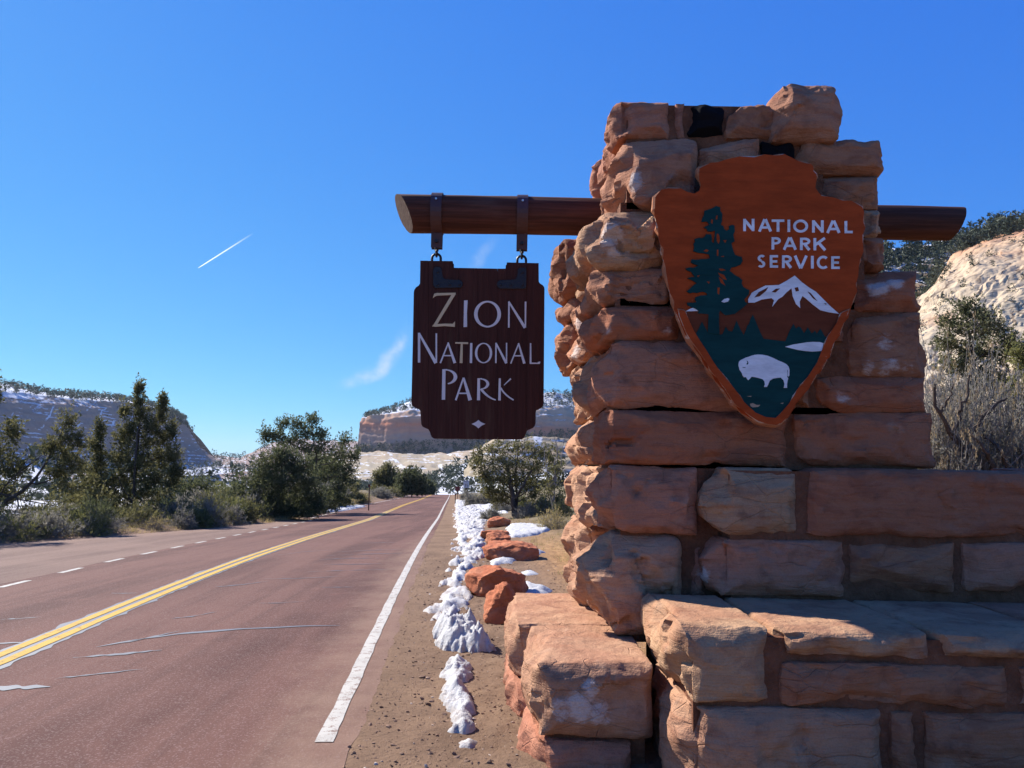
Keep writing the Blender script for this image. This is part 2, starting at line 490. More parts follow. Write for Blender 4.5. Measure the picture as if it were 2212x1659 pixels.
M_STRAP = plain('brown_steel_strap', (0.070, 0.030, 0.026), 0.5, 0.4, 0.1, 0.2, 40, 0.2)
M_RIVET = plain('bright_rivet', (0.6, 0.58, 0.55), 0.4, 0.5, 0.8)

def mat_signpaint(name, col, chips, wear=0.70):
    m, t, b = new_mat(name)
    co = t.node('ShaderNodeNewGeometry').outputs['Position']
    g = t.noise(t.scale(co, (2.5, 20, 45)), 1.0, 6, 0.65)
    n = t.noise(t.scale(co, (4, 8, 14)), 1.0, 6, 0.7)
    c = t.mix(t.smooth(n, 0.3, 0.7), tuple(x * 0.78 for x in col), tuple(x * 1.15 for x in col))
    c = t.mix(t.math('MULTIPLY', t.smooth(g, 0.52, 0.7), 0.25), c, tuple(x * 0.5 for x in col))
    c = t.mix(t.math('MULTIPLY', t.smooth(n, wear, wear + 0.03), 0.8), c, chips)
    t.l.new(c, b.inputs['Base Color'])
    b.inputs['Roughness'].default_value = 0.7
    b.inputs['Specular IOR Level'].default_value = 0.08
    crk = t.noise(t.scale(co, (1.5, 20, 90)), 1.0, 2, 0.5)
    bump(t, b, t.math('ADD', g, t.math('MULTIPLY', t.smooth(crk, 0.66, 0.7), -0.6)), 0.35, 0.006)
    return m
M_ORANGE = mat_signpaint('burnt_orange_paint', (0.36, 0.055, 0.012), (0.45, 0.30, 0.20), 0.69)
M_ORANGE_EDGE = mat_signpaint('worn_orange_edge', (0.42, 0.17, 0.085), (0.55, 0.42, 0.32), 0.55)
M_SBROWN = mat_signpaint('dark_brown_paint', (0.140, 0.036, 0.016), (0.40, 0.18, 0.08), 0.76)
M_SGREEN = mat_signpaint('pine_green_paint', (0.008, 0.046, 0.044), (0.40, 0.33, 0.24), 0.71)
M_SWHITE = mat_signpaint('sign_white_paint', (0.74, 0.72, 0.72), (0.45, 0.38, 0.32), 0.80)

# ------------------------------------------------------------------ terrain and road
ZR_Y = np.array([-60, 0, 8, 10, 14, 20, 34, 55, 90, 118, 132, 145, 170, 220, 320, 600, 4000.])
ZR_Z = np.array([0, 0, 0, -.01, -.07, -.25, -.78, -1.30, -2.30, -2.98, -3.35, -4.0, -5.8, -9, -14, -17, -17.])
_yy = np.linspace(-60, 4000, 20000)
_zz = np.interp(_yy, ZR_Y, ZR_Z)
_k = np.hanning(31); _k /= _k.sum()
_zz = np.convolve(np.pad(_zz, 15, mode='edge'), _k, 'valid')
def zr(y): return np.interp(y, _yy, _zz)
def xw(y): return -0.67 - 0.0722 * np.asarray(y, float)          # right edge line
LANE = 3.0
def road_z(x, y):
    x, y = np.asarray(x, float), np.asarray(y, float)
    tilt = np.interp(y, [0, 20, 60, 130], [0.045, 0.045, 0.02, 0.012])
    return zr(y) - tilt * np.clip(xw(y) - x, 0, 13)
def left_edge(y):
    lot = np.interp(y, [-30, 14, 21, 26, 31, 35, 40], [-17, -16, -13.6, -11.4, -10.1, -9.6, -9.9])
    lane = xw(y) - 2 * LANE - 0.45
    return np.where(np.asarray(y) < 40, np.minimum(lot, lane), lane)
def ground_z(x, y):
    x, y = np.asarray(x, float), np.asarray(y, float)
    z = road_z(np.maximum(x, left_edge(y)), y)
    dr = x - xw(y)                                   # metres right of the edge line
    dl = left_edge(y) - x
    under = smoothstep(0.19, -0.02, dr) * smoothstep(-0.05, 0.4, -dl)
    z = z - 0.035 * under
    r = np.clip(dr, 0, None)
    z = z + 0.05 * smoothstep(0.3, 1.6, r) * smoothstep(14, 2, y)
    z = z + 0.16 * np.clip(r - 0.6, 0, 3.2) * smoothstep(10, 24, y) * smoothstep(160, 110, y)
    z = z + 0.17 * np.clip(x - 1.6, 0, 70) * smoothstep(6.0, 10.0, y) * smoothstep(400, 200, y)
    z = z + 0.07 * smoothstep(0.9, 1.9, x) * smoothstep(2.2, 3.0, y) * smoothstep(8, 6, y)
    l = np.clip(dl, 0, None)
    z = z + 0.10 * smoothstep(0.2, 1.0, l) * smoothstep(60, 40, y)
    z = z + 0.75 * smoothstep(0.3, 3.0, l) * smoothstep(34, 60, y) * smoothstep(210, 130, y)
    z = z - 0.05 * np.clip(l - 5, 0, 25) - 0.10 * np.clip(l - 30, 0, 70) * smoothstep(320, 120, y)
    z = z - 0.045 * np.clip(l - 12, 0, 110) * smoothstep(60, 120, y) * smoothstep(320, 200, y)
    P = np.stack([x, y, np.zeros_like(x)], -1).reshape(-1, 3)
    off = np.maximum(r, l).ravel()
    rough = 0.020 * fbm(P * 2.6, 3) + 0.010 * fbm(P * 11.0, 3) + 0.005 * np.abs(perlin(P * 23.0)) 
    far = 0.30 * fbm(P * 0.22, 3) * smoothstep(4, 14, off) + 1.6 * fbm(P * 0.03, 3) * smoothstep(25, 90, off)
    z = z.ravel() + rough * smoothstep(0.1, 0.7, off) + far
    return z.reshape(x.shape)

def grid_faces(nx, ny):
    i = np.arange(nx * ny).reshape(ny, nx)
    return np.stack([i[:-1, :-1], i[:-1, 1:], i[1:, 1:], i[1:, :-1]], -1).reshape(-1, 4)
def graded(stops):
    out = []
    for (a, b, d0, d1) in stops:
        x = a
        L = b - a
        n = max(2, int(round(L / ((d0 + d1) / 2))))
        t = np.linspace(0, 1, n, endpoint=False)
        q = (d1 - d0) / (d1 + d0)
        out.append(a + L * (t + q * (t * t - t)))
    out.append(np.array([stops[-1][1]]))
    return np.concatenate(out)
gx = graded([(-4000, -400, 900, 60), (-400, -60, 60, 4), (-60, -18, 4, 0.7), (-18, -3.0, 0.7, 0.16), (-3.0, -1.4, 0.12, 0.05), (-1.4, 1.0, 0.026, 0.026), (1.0, 6, 0.05, 0.3), (6, 60, 0.4, 3.5), (60, 400, 4, 60), (400, 4000, 60, 900)])
gy = graded([(-30, 1.5, 4, 0.2), (1.5, 3.2, 0.08, 0.03), (3.2, 10, 0.026, 0.05), (10, 26, 0.06, 0.3), (26, 80, 0.3, 2), (80, 330, 2, 10), (330, 5000, 10, 700)])
GX, GY = np.meshgrid(gx, gy)
GZ = ground_z(GX, GY)
dr_ = GX - xw(GY); dl_ = left_edge(GY) - GX
ochre = smoothstep(1.7, 2.7, dr_) * smoothstep(26, 12, GY) * smoothstep(4.5, 6.5, GY)
scrub = np.maximum(smoothstep(1.2, 3.5, dr_) * smoothstep(12, 22, GY), smoothstep(0.6, 2.5, dl_))
snow = np.clip(0.34 * smoothstep(2.0, 7, dl_) + 0.30 * smoothstep(4.0, 30, dl_) + 0.24 * smoothstep(1.5, 3, dr_) * smoothstep(13, 24, GY) + 0.08 * smoothstep(150, 300, GY), 0, 0.62) - 0.25 * smoothstep(1.5, 0.2, np.maximum(dr_, dl_))
snow = np.where((dr_ < 1.0) & (dl_ < 0.3), -2, snow)
snow = np.where((dr_ > 0) & (GY < 12.5), -2, snow)
go = mesh_obj('ground', np.stack([GX, GY, GZ], -1).reshape(-1, 3), grid_faces(len(gx), len(gy)), M_GROUND, smooth=True,
              attrs={'ochre': ('POINT', ochre.ravel()), 'scrub': ('POINT', scrub.ravel()), 'snow': ('POINT', snow.ravel())})
tag(go, 'brown dirt shoulder and scrubby snow-dusted valley floor', 'ground', kind='structure')

def ribbon(f_left, f_right, ys, nx, lift):
    """sheet between two edge curves following the road surface"""
    L, Rr = f_left(ys), f_right(ys)
    t = np.linspace(0, 1, nx)
    X = L[:, None] + (Rr - L)[:, None] * t[None, :]
    Y = np.repeat(ys[:, None], nx, 1)
    Z = road_z(X, Y) + lift
    return np.stack([X, Y, Z], -1).reshape(-1, 3), grid_faces(nx, len(ys))
rys = graded([(-20, 1, 2, 0.3), (1, 12, 0.12, 0.12), (12, 40, 0.15, 0.6), (40, 200, 0.6, 3), (200, 330, 3, 10)])
wob = lambda y, s, a: a * perlin(np.stack([np.full(len(y), s), y * 1.7, y * 0], 1)) + a * 0.5 * perlin(np.stack([np.full(len(y), s + 5), y * 6, y * 0], 1))
dash_off = 2.55
lot_right = lambda y: xw(y) - LANE - dash_off - 0.10 - 0.35 * smoothstep(13, 9, y)
V, F = ribbon(lambda y: np.where(y < 36, lot_right(y), xw(y) - 2 * LANE - 0.40) + wob(y, 3, .02), lambda y: xw(y) + 0.17 + wob(y, 9.3, 0.05), rys, 40, 0.0)
dd = xw(V[:, 1]) - V[:, 0]
dust = 0.62 * smoothstep(0.9, -0.1, dd) * smoothstep(30, 12, V[:, 1]) + 0.5 * smoothstep(4.2, 2.6, V[:, 1]) * smoothstep(2.2, 0.4, dd) + 0.12
road = mesh_obj('road', V, F, M_ROAD, smooth=True, attrs={'dust': ('POINT', dust)})
tag(road, 'straight two-lane road of reddish asphalt running away downhill', 'road', kind='structure')
lys = rys[(rys < 36.2)]
V, F = ribbon(lambda y: left_edge(y) - 0.15 + wob(y, 21, .10), lambda y: np.where(y < 33, lot_right(y), xw(y) - 2 * LANE - 0.30), lys, 30, -0.003)
dd = V[:, 0] - left_edge(V[:, 1])
lot = mesh_obj('turnout', V, F, M_LOT, smooth=True, attrs={'dust': ('POINT', 0.45 * smoothstep(3.5, 0, dd) + 0.22)})
tag(lot, 'paler paved pull-out widening along the left of the road', 'turnout', kind='structure')

def line_strip(name, off, wdt, y0, y1, mat, lift, par, wobble=0.006):
    ys = rys[(rys >= y0) & (rys <= y1)]
    ys = np.unique(np.concatenate([[y0], ys, [y1]]))
    V, F = ribbon(lambda y: xw(y) - off - wdt / 2 + wob(y, 31 + off, wobble), lambda y: xw(y) - off + wdt / 2 + wob(y, 57 + off, wobble), ys, 4, lift)
    return mesh_obj(name, V, F, mat, par)
line_strip('edge_line', 0.0, 0.096, 4.35, 200, M_WHITE, 0.004, road, 0.012)
line_strip('edge_line', 2 * LANE, 0.105, 36.5, 200, M_WHITE, 0.004, road)
line_strip('yellow_line', LANE - 0.085, 0.10, -8, 200, M_YELLOW, 0.008, road, 0.01)
line_strip('yellow_line', LANE + 0.085, 0.10, -8, 200, M_YELLOW, 0.008, road, 0.01)
yd = 7.6
while yd < 36:
    line_strip('lane_dash', LANE + dash_off, 0.11, yd, yd + 0.72, M_WHITE, 0.004, road)
    yd += 1.62
# grey sealant: a band round the yellow lines and brushed streaks over the cracks
ysl = rys[(rys > -6) & (rys < 46)]
V, F = ribbon(lambda y: xw(y) - LANE - 0.170 - 0.10 * np.abs(wob(y, 71, 1.0)), lambda y: xw(y) - LANE + 0.165 + 0.11 * np.abs(wob(y, 83, 1.0)), ysl, 4, 0.0035)
mesh_obj('sealant_band', V, F, M_SEAL, road)
def streak(pts, w0):
    P = np.array([onz(x, y, -0.03) for x, y in pts])
    n = 28
    t = np.linspace(0, 1, n); tt = np.linspace(0, 1, len(P))
    c = np.stack([np.interp(t, tt, P[:, k]) for k in range(2)], 1)
    c[:, 1] += 0.03 * perlin(np.stack([t * 5, np.full(n, P[0, 0] * 3), t * 0], 1))
    wd = w0 * np.sin(np.pi * np.clip(t, 0.02, 0.98)) ** 0.6 * (0.75 + 0.9 * perlin(np.stack([t * 7, np.full(n, P[0, 1] * 5), t * 0], 1)))
    wd = np.clip(wd, 0.004, None)
    a = np.stack([c[:, 0], c[:, 1] - wd / 2], 1); b = np.stack([c[:, 0], c[:, 1] + wd / 2], 1)
    X = np.stack([a, b], 1).reshape(-1, 2)
    V = np.column_stack([X, road_z(X[:, 0], X[:, 1]) + 0.0042])
    mesh_obj('sealant_streak', V, grid_faces(2, n), M_SEAL, road)
for pts, w0 in [([(262, 1372), (330, 1362), (400, 1356), (520, 1352), (640, 1352), (735, 1354)], 0.10), ([(160, 1400), (230, 1398), (300, 1394), (352, 1391)], 0.09),
                ([(-60, 1460), (20, 1462), (108, 1464)], 0.13), ([(120, 1446), (200, 1440), (310, 1433)], 0.035), ([(-80, 1360), (20, 1361), (110, 1360)], 0.06),
                ([(210, 1378), (300, 1366), (390, 1350)], 0.10), ([(560, 1238), (640, 1240), (745, 1240)], 0.03), ([(690, 1264), (730, 1266), (765, 1267)], 0.03),
                ([(660, 1225), (750, 1226), (850, 1228)], 0.035), ([(700, 1208), (760, 1211), (825, 1213)], 0.05), ([(690, 1196), (740, 1195), (820, 1198)], 0.05),
                ([(705, 1186), (790, 1186), (880, 1188)], 0.05), ([(720, 1177), (800, 1176), (870, 1177)], 0.04), ([(780, 1154), (830, 1155), (860, 1156)], 0.05),
                ([(560, 1295), (600, 1297), (660, 1296)], 0.025), ([(465, 1252), (520, 1250), (580, 1244)], 0.06), ([(590, 1180), (660, 1172), (720, 1171)], 0.05),
                ([(240, 1256), (270, 1258), (300, 1258)], 0.04), ([(0, 1306), (40, 1306), (90, 1304)], 0.04), ([(370, 1322), (420, 1318), (470, 1310)], 0.05)]:
    streak(pts, w0)

# ------------------------------------------------------------------ cliffs and mesas
def mat_cliff(name, stops, zlo, zhi, snow_amt, streak_c, stretch=(0.012, 0.012, 0.10), snow_z=0.55, joints=None, cracks=None, bmp=1.0):
    m, t, b = new_mat(name)
    g = t.node('ShaderNodeNewGeometry')
    co = g.outputs['Position']
    warp = t.vmath('ADD', co, t.scale(t.noise(co, 0.02, 4, 0.6, out='Color'), (22, 22, 14)))
    z = t.node('ShaderNodeSeparateXYZ', ins={0: warp}).outputs[2]
    h = t.math('DIVIDE', t.math('SUBTRACT', z, zlo + 7), zhi - zlo, clamp=True)
    col = t.ramp(h, stops)
    st = t.noise(t.scale(warp, stretch), 1.0, 6, 0.7)
    col = t.mix(t.math('MULTIPLY', t.smooth(st, 0.42, 0.75), 0.55), col, streak_c)
    vs = t.noise(t.scale(co, (stretch[2] * 1.0, stretch[2] * 1.0, stretch[0])), 1.0, 6, 0.65)
    col = t.mix(t.math('MULTIPLY', t.smooth(vs, 0.5, 0.75), 0.35), col, t.mix(1.0, col, (0.55, 0.5, 0.48), 'MULTIPLY'))
    nz = t.node('ShaderNodeSeparateXYZ', ins={0: g.outputs['Normal']}).outputs[2]
    sn = t.math('ADD', nz, t.math('MULTIPLY', t.math('SUBTRACT', t.noise(t.scale(warp, (stretch[0] * 4, stretch[0] * 4, stretch[2] * 3)), 1.0, 7, 0.75), 0.5), 1.5))
    sn = t.math('ADD', sn, attr(t, 'snow'))
    sm = t.smooth(sn, snow_z + 0.30 - snow_amt, snow_z + 0.36 - snow_amt)
    if cracks:
        cv = t.vmath('ADD', co, t.scale(t.noise(co, cracks * 0.5, 4, 0.6, out='Color'), (1.6 / cracks,) * 3))
        for sc_, wd, am in ((cracks, 0.055, 0.8), (cracks * 2.7, 0.07, 0.5)):
            vd = t.node('ShaderNodeTexVoronoi', feature='DISTANCE_TO_EDGE', ins={'Scale': sc_, 'Vector': t.scale(cv, (1.0, 1.0, 0.42))}).outputs['Distance']
            ck = t.math('SUBTRACT', 1.0, t.smooth(vd, 0.0, wd))
            ck = t.math('MULTIPLY', ck, t.smooth(t.noise(co, cracks * 0.8, 3), 0.42, 0.6))
            col = t.mix(t.math('MULTIPLY', ck, am), col, (0.10, 0.065, 0.045))
    if cracks:
        sx = t.node('ShaderNodeSeparateXYZ', ins={0: t.vmath('ADD', co, t.scale(t.noise(co, 0.10, 4, 0.6, out='Color'), (7, 7, 7)))})
        dg = t.math('SUBTRACT', sx.outputs[2], t.math('MULTIPLY', sx.outputs[0], 0.75))
        for stp, wd in ((5.5, 0.045), (2.1, 0.06)):
            f = t.math('ABSOLUTE', t.math('SUBTRACT', t.math('FRACT', t.math('DIVIDE', dg, stp)), 0.5))
            k = t.math('SUBTRACT', 1.0, t.smooth(f, wd * 0.4, wd))
            k = t.math('MULTIPLY', k, t.smooth(t.noise(t.vmath('ADD', co, (stp * 9, 0, 0)), 0.12, 4, 0.6), 0.48, 0.56))
            col = t.mix(t.math('MULTIPLY', k, 0.75), col, (0.11, 0.07, 0.05))
        pk = t.smooth(t.noise(t.scale(co, (0.05, 0.05, 0.03)), 1.0, 5, 0.6), 0.52, 0.64)
        col = t.mix(t.math('MULTIPLY', pk, 0.5), col, (0.50, 0.27, 0.15))
    if joints:
        # snow lodged in the horizontal beds and the upright cracks of the rock
        jx, jz = joints
        sx = t.node('ShaderNodeSeparateXYZ', ins={0: t.vmath('ADD', co, t.scale(t.noise(co, 0.035, 4, 0.6, out='Color'), (9, 9, 8)))})
        def comb(v, step, wd, sd_):
            f = t.math('FRACT', t.math('DIVIDE', v, step))
            k = t.math('SUBTRACT', 1.0, t.smooth(t.math('ABSOLUTE', t.math('SUBTRACT', f, 0.5)), wd * 0.5, wd))
            return t.math('MULTIPLY', k, t.smooth(t.noise(t.vmath('ADD', co, (sd_, 0, 0)), 0.045, 4, 0.65), 0.50, 0.58))
        hz = comb(sx.outputs[2], jz, 0.16, 3.0)
        vt = comb(t.math('ADD', sx.outputs[0], t.math('MULTIPLY', sx.outputs[1], 0.25)), jx, 0.07, 90.0)
        sm = t.math('MAXIMUM', sm, t.math('MAXIMUM', hz, vt))
    col = t.mix(sm, col, (0.56, 0.57, 0.60))
    t.l.new(col, b.inputs['Base Color'])
    b.inputs['Roughness'].default_value = 0.95
    b.inputs['Specular IOR Level'].default_value = 0.05
    bump(t, b, t.math('ADD', t.math('MULTIPLY', st, 1.2), vs), 0.8, bmp * 0.10 / stretch[2])
    return m

def resample(pl, n):
    pl = np.asarray(pl, float)
    d = np.r_[0, np.cumsum(np.linalg.norm(np.diff(pl[:, :2], axis=0), axis=1))]
    d /= d[-1]
    t = np.linspace(0, 1, n)
    return np.stack([np.interp(t, d, pl[:, k]) for k in range(pl.shape[1])], 1)
def loft(rows, nu, counts, amp, ledge, seed, fscale, slant=0.0):
    """surface through survey polylines from foot to top to back; rows: lists of (px, py, D) or world points (tuple of 4 = world)"""
    R_ = []
    for r in rows:
        W = [np.array(p[:3]) if len(p) == 4 else at(*p) for p in r]
        R_.append(resample(W, nu))
    G, vv = [], []
    for k, c in enumerate(counts):
        t = np.linspace(0, 1, c, endpoint=(k == len(counts) - 1))
        for q in t:
            G.append(R_[k] * (1 - q) + R_[k + 1] * q); vv.append(k + q)
    G = np.array(G)                                  # rows x nu x 3
    nv = len(G)
    du = np.gradient(G, axis=1); dv = np.gradient(G, axis=0)
    N = np.cross(du, dv); N /= np.linalg.norm(N, axis=2)[..., None] + 1e-9
    P = G.reshape(-1, 3)
    q = P * fscale + seed
    d = amp * (0.8 * fbm(q, 5, 0.55) + 0.5 * np.abs(fbm(q * np.array([3.0, 3.0, 0.5]) + 9, 3)))
    lz = (P[:, 2] - slant * P[:, 0]) / ledge[1] + 0.6 * fbm(q * 0.7 + 4, 3)
    d += ledge[0] * (np.abs((lz % 1.0) - 0.5) * 2 - 0.5)
    if slant:
        for per, am in ((4.2, 0.55), (1.7, 0.22)):
            q2 = (P[:, 2] - slant * P[:, 0]) / per + 0.9 * fbm(P * 0.09 + 3, 3)
            f = q2 % 1.0
            d += am * (np.where(f < 0.82, f / 0.82, (1 - f) / 0.18) - 0.5) * (0.5 + fbm(P * 0.05 + 8, 2))
            q3 = (P[:, 2] + 0.9 * P[:, 0]) / (per * 2.3) + 0.9 * fbm(P * 0.07 + 13, 3)
            d -= am * 0.8 * smoothstep(0.10, 0.0, np.abs(q3 % 1.0 - 0.5)) * smoothstep(-0.1, 0.3, fbm(P * 0.08 + 21, 2))
    P = P + N.reshape(-1, 3) * d[:, None]
    return P, grid_faces(nu, nv), np.repeat(vv, nu), nv
def scatter_forest(name, mat, P, hts, seed, tri=26, par=None, blade=0.30):
    """far trees as clumps of leaf-sized faces, joined as one mass"""
    r = np.random.default_rng(seed)
    n = len(P)
    u = r.random((n, tri)); th = r.random((n, tri)) * 2 * np.pi
    rad = np.sqrt(r.random((n, tri))) * 0.42 * np.sqrt(np.clip(np.sin(np.pi * np.clip(u * 0.9 + 0.12, 0, 1)), 0.05, 1))
    wd = r.uniform(0.75, 1.25, (n, 1))
    C = np.stack([rad * np.cos(th) * wd, rad * np.sin(th) * wd, 0.08 + u * 0.92], -1) * hts[:, None, None] + P[:, None, :]
    s = (blade * hts)[:, None, None, None] * r.uniform(0.5, 1.0, (n, tri, 1, 1))
    V = C[:, :, None, :] + r.normal(size=(n, tri, 3, 3)) * s * 0.5
    V = V.reshape(-1, 3)
    F = np.arange(len(V)).reshape(-1, 3)
    tint = np.clip(r.random((n, 1)) * 0.7 + r.random((n, tri)) * 0.3, 0, 1).ravel()
    o = mesh_obj(name, V, F, mat, par, attrs={'tint': ('FACE', tint)})
    return o
def pick(P, vv, lo, hi, n, seed, F=None):
    r = np.random.default_rng(seed)
    idx = np.where((vv >= lo) & (vv <= hi))[0]
    i = r.choice(idx, n)
    return P[i]

GREY = (0.30, 0.24, 0.21)
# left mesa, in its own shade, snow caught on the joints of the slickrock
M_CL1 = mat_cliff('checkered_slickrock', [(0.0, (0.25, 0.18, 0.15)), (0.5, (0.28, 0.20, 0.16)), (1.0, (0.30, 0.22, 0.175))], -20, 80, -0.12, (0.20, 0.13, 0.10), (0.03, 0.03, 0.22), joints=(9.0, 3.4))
rowsL = [
    [(-420, 1045, 420), (0, 1045, 480), (200, 1040, 560), (400, 1030, 660), (560, 1018, 800)],
    [(-420, 1000, 480), (0, 1003, 548), (200, 1004, 630), (400, 1003, 745), (480, 1004, 835)],
    [(-420, 900, 503), (0, 908, 572), (200, 915, 655), (340, 935, 742), (432, 968, 838)],
    [(-420, 862, 513), (0, 868, 584), (200, 882, 668), (330, 902, 752), (408, 928, 844)],
    [(-420, 815, 526), (0, 842, 597), (100, 856, 640), (200, 863, 682), (300, 872, 742), (360, 890, 790), (398, 907, 850)],
    [(-420, 780, 640), (0, 828, 760), (100, 851, 800), (200, 858, 860), (300, 870, 920), (370, 893, 940), (402, 908, 940)],
    [(-420, 990, 1000), (0, 990, 1000), (200, 990, 1100), (400, 990, 1150), (470, 1000, 1150)]]
P, F, vv, nv = loft(rowsL, 260, [5, 22, 16, 14, 6, 6], 3.2, (0.5, 6.0), 3.3, 0.020)
sn = 0.25 * smoothstep(3.2, 4.2, vv) + 0.12 * smoothstep(1.2, 0.5, vv) + 0.42 * fbm(P * 0.016 + 40, 4)
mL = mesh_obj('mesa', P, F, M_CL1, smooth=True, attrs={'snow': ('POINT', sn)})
tag(mL, 'shaded grey slickrock mesa behind the left trees, snow in its joints', 'mesa', kind='structure')
pts = np.concatenate([pick(P, vv, 3.9, 4.9, 620, 1), pick(P, vv, 4.9, 5.3, 300, 2), pick(P, vv, 0.0, 0.7, 260, 3)])
sel = rng.uniform(3.2, 7.0, len(pts))
fo = scatter_forest('rim_forest', M_FAR, pts, sel, 5)
tag(fo, 'dark pinyon woods along the rim of the left mesa', 'forest', kind='stuff')
low = P[(vv > 3.0) & (vv < 3.9)]
low = low[np.argsort(np.abs(low[:, 0] + 150))[:700]]
low = low[rng.choice(len(low), 130)]
fo = scatter_forest('ledge_trees', M_FAR, low, rng.uniform(3, 6.5, len(low)), 6)
tag(fo, 'scattered trees on the snowy ledge of the left mesa', 'forest', kind='stuff')

# centre mesa with a banded cliff and a pale apron
M_CL2 = mat_cliff('banded_cliff', [(0.0, (0.30, 0.21, 0.16)), (0.30, (0.34, 0.23, 0.175)), (0.45, (0.42, 0.20, 0.13)), (0.53, (0.48, 0.19, 0.105)), (0.62, (0.42, 0.25, 0.17)), (0.8, (0.45, 0.31, 0.21)), (1.0, (0.46, 0.35, 0.25))], 15, 80, 0.0, (0.26, 0.16, 0.12), (0.010, 0.010, 0.14))
rowsC = [
    [(768, 985, 900), (850, 990, 880), (950, 985, 880), (1060, 975, 900), (1300, 960, 950)],
    [(771, 962, 905), (850, 958, 885), (950, 946, 885), (1060, 935, 905), (1300, 925, 955)],
    [(777, 918, 915), (850, 905, 895), (950, 900, 895), (1060, 905, 915), (1300, 900, 965)],
    [(783, 903, 925), (800, 897, 910), (850, 892, 905), (950, 892, 905), (1060, 890, 925), (1300, 885, 975)],
    [(800, 899, 1000), (840, 889, 980), (870, 876, 975), (885, 867, 975), (950, 862, 975), (1060, 858, 990), (1170, 853, 1010), (1300, 853, 1010)],
    [(800, 990, 1300), (900, 990, 1300), (1100, 990, 1300), (1300, 990, 1300)]]
P, F, vv, nv = loft(rowsC, 240, [8, 22, 8, 10, 6], 5.0, (0.7, 7.0), 7.7, 0.018)
sn = 0.38 * smoothstep(0.95, 0.3, vv) + 0.30 * smoothstep(3.0, 3.5, vv) + 0.1 * fbm(P * 0.02, 3)
mC = mesh_obj('mesa', P, F, M_CL2, smooth=True, attrs={'snow': ('POINT', sn)})
tag(mC, 'flat-topped banded mesa beyond the end of the road', 'mesa', kind='structure')
pts = np.concatenate([pick(P, vv, 3.05, 4.3, 1000, 11), pick(P, vv, 0.0, 0.75, 700, 12)])
fo = scatter_forest('rim_forest', M_FAR, pts, rng.uniform(3, 6.5, len(pts)), 13)
tag(fo, 'woods on the top and foot of the banded mesa', 'forest', kind='stuff')

M_CL3 = mat_cliff('pale_slickrock', [(0.0, (0.30, 0.255, 0.18)), (0.5, (0.34, 0.285, 0.20)), (0.8, (0.33, 0.26, 0.18)), (1.0, (0.35, 0.23, 0.16))], -15, 25, -0.28, (0.33, 0.21, 0.145), (0.02, 0.02, 0.22), 0.62, joints=(30.0, 2.6))
rowsA = [
    [(690, 1062, 560), (800, 1062, 520), (930, 1066, 500), (1060, 1070, 520), (1300, 1060, 560)],
    [(690, 1040, 600), (790, 1030, 580), (900, 1030, 560), (1000, 1036, 560), (1100, 1040, 570), (1300, 1030, 600)],
    [(690, 1005, 700), (780, 1003, 680), (870, 1003, 660), (960, 1000, 650), (1030, 990, 650), (1300, 985, 700)],
    [(690, 985, 830), (775, 977, 800), (830, 974, 790), (900, 982, 780), (960, 984, 770), (1020, 972, 770), (1080, 962, 780), (1300, 958, 800)],
    [(690, 995, 1000), (900, 985, 1000), (1100, 975, 1000), (1300, 975, 1000)]]
P, F, vv, nv = loft(rowsA, 220, [8, 16, 14, 4], 3.5, (1.6, 4.5), 21.1, 0.03)
mA = mesh_obj('slickrock_apron', P, F, M_CL3, smooth=True, attrs={'snow': ('POINT', 0.15 * fbm(P * 0.03, 3) + 0.14 * smoothstep(1.6, 0.6, vv))})
tag(mA, 'pale rolling slickrock apron below the banded mesa', 'slickrock', kind='structure')

M_HILL = mat_cliff('wooded_hillside', [(0.0, (0.17, 0.14, 0.10)), (1.0, (0.22, 0.17, 0.12))], -15, 15, 0.12, (0.12, 0.10, 0.07), (0.05, 0.05, 0.2))
rowsH = [
    [(560, 1082, 300), (800, 1080, 260), (930, 1078, 240), (1010, 1076, 240), (1100, 1076, 250), (1350, 1076, 260)],
    [(560, 1066, 420), (800, 1062, 380), (900, 1060, 340), (950, 1052, 320), (1020, 1040, 310), (1100, 1030, 320), (1350, 1010, 330)],
    [(560, 1050, 520), (800, 1052, 460), (880, 1052, 430), (940, 1036, 410), (990, 1008, 400), (1060, 990, 400), (1350, 960, 420)],
    [(560, 1060, 700), (800, 1060, 640), (940, 1045, 600), (1060, 1005, 560), (1350, 980, 560)]]
P, F, vv, nv = loft(rowsH, 160, [8, 10, 5], 2.5, (0.4, 4.0), 31.1, 0.03)
mH = mesh_obj('hillside', P, F, M_HILL, smooth=True, attrs={'snow': ('POINT', 0.18 * fbm(P * 0.03, 3) + 0.05)})
tag(mH, 'dark wooded slope with snow patches past the road crest', 'hillside', kind='structure')
pts = pick(P, vv, 0.2, 2.2, 1500, 21)
fo = scatter_forest('hillside_forest', M_FAR, pts, rng.uniform(2.0, 5.0, len(pts)), 23, 24)
tag(fo, 'woods covering the slope past the road crest', 'forest', kind='stuff')
# small pale dome right of the road's end, seen under the hanging sign
rowsD = [
    [(1000, 1030, 240), (1040, 1028, 225), (1120, 1025, 225), (1300, 1020, 230)],
    [(1010, 1005, 245), (1045, 985, 235), (1120, 985, 235), (1300, 985, 240)],
    [(1046, 962, 250), (1075, 950, 245), (1130, 946, 245), (1300, 950, 250)],
    [(1060, 1000, 300), (1150, 1000, 300), (1300, 1000, 300)]]
P, F, vv, nv = loft(rowsD, 80, [10, 10, 5], 1.4, (0.7, 3.0), 41.1, 0.06)
mD = mesh_obj('slickrock_dome', P, F, M_CL3, smooth=True, attrs={'snow': ('POINT', vv * 0 - 0.2)})
tag(mD, 'small pale rock dome behind the juniper right of the road', 'rock dome', kind='structure')
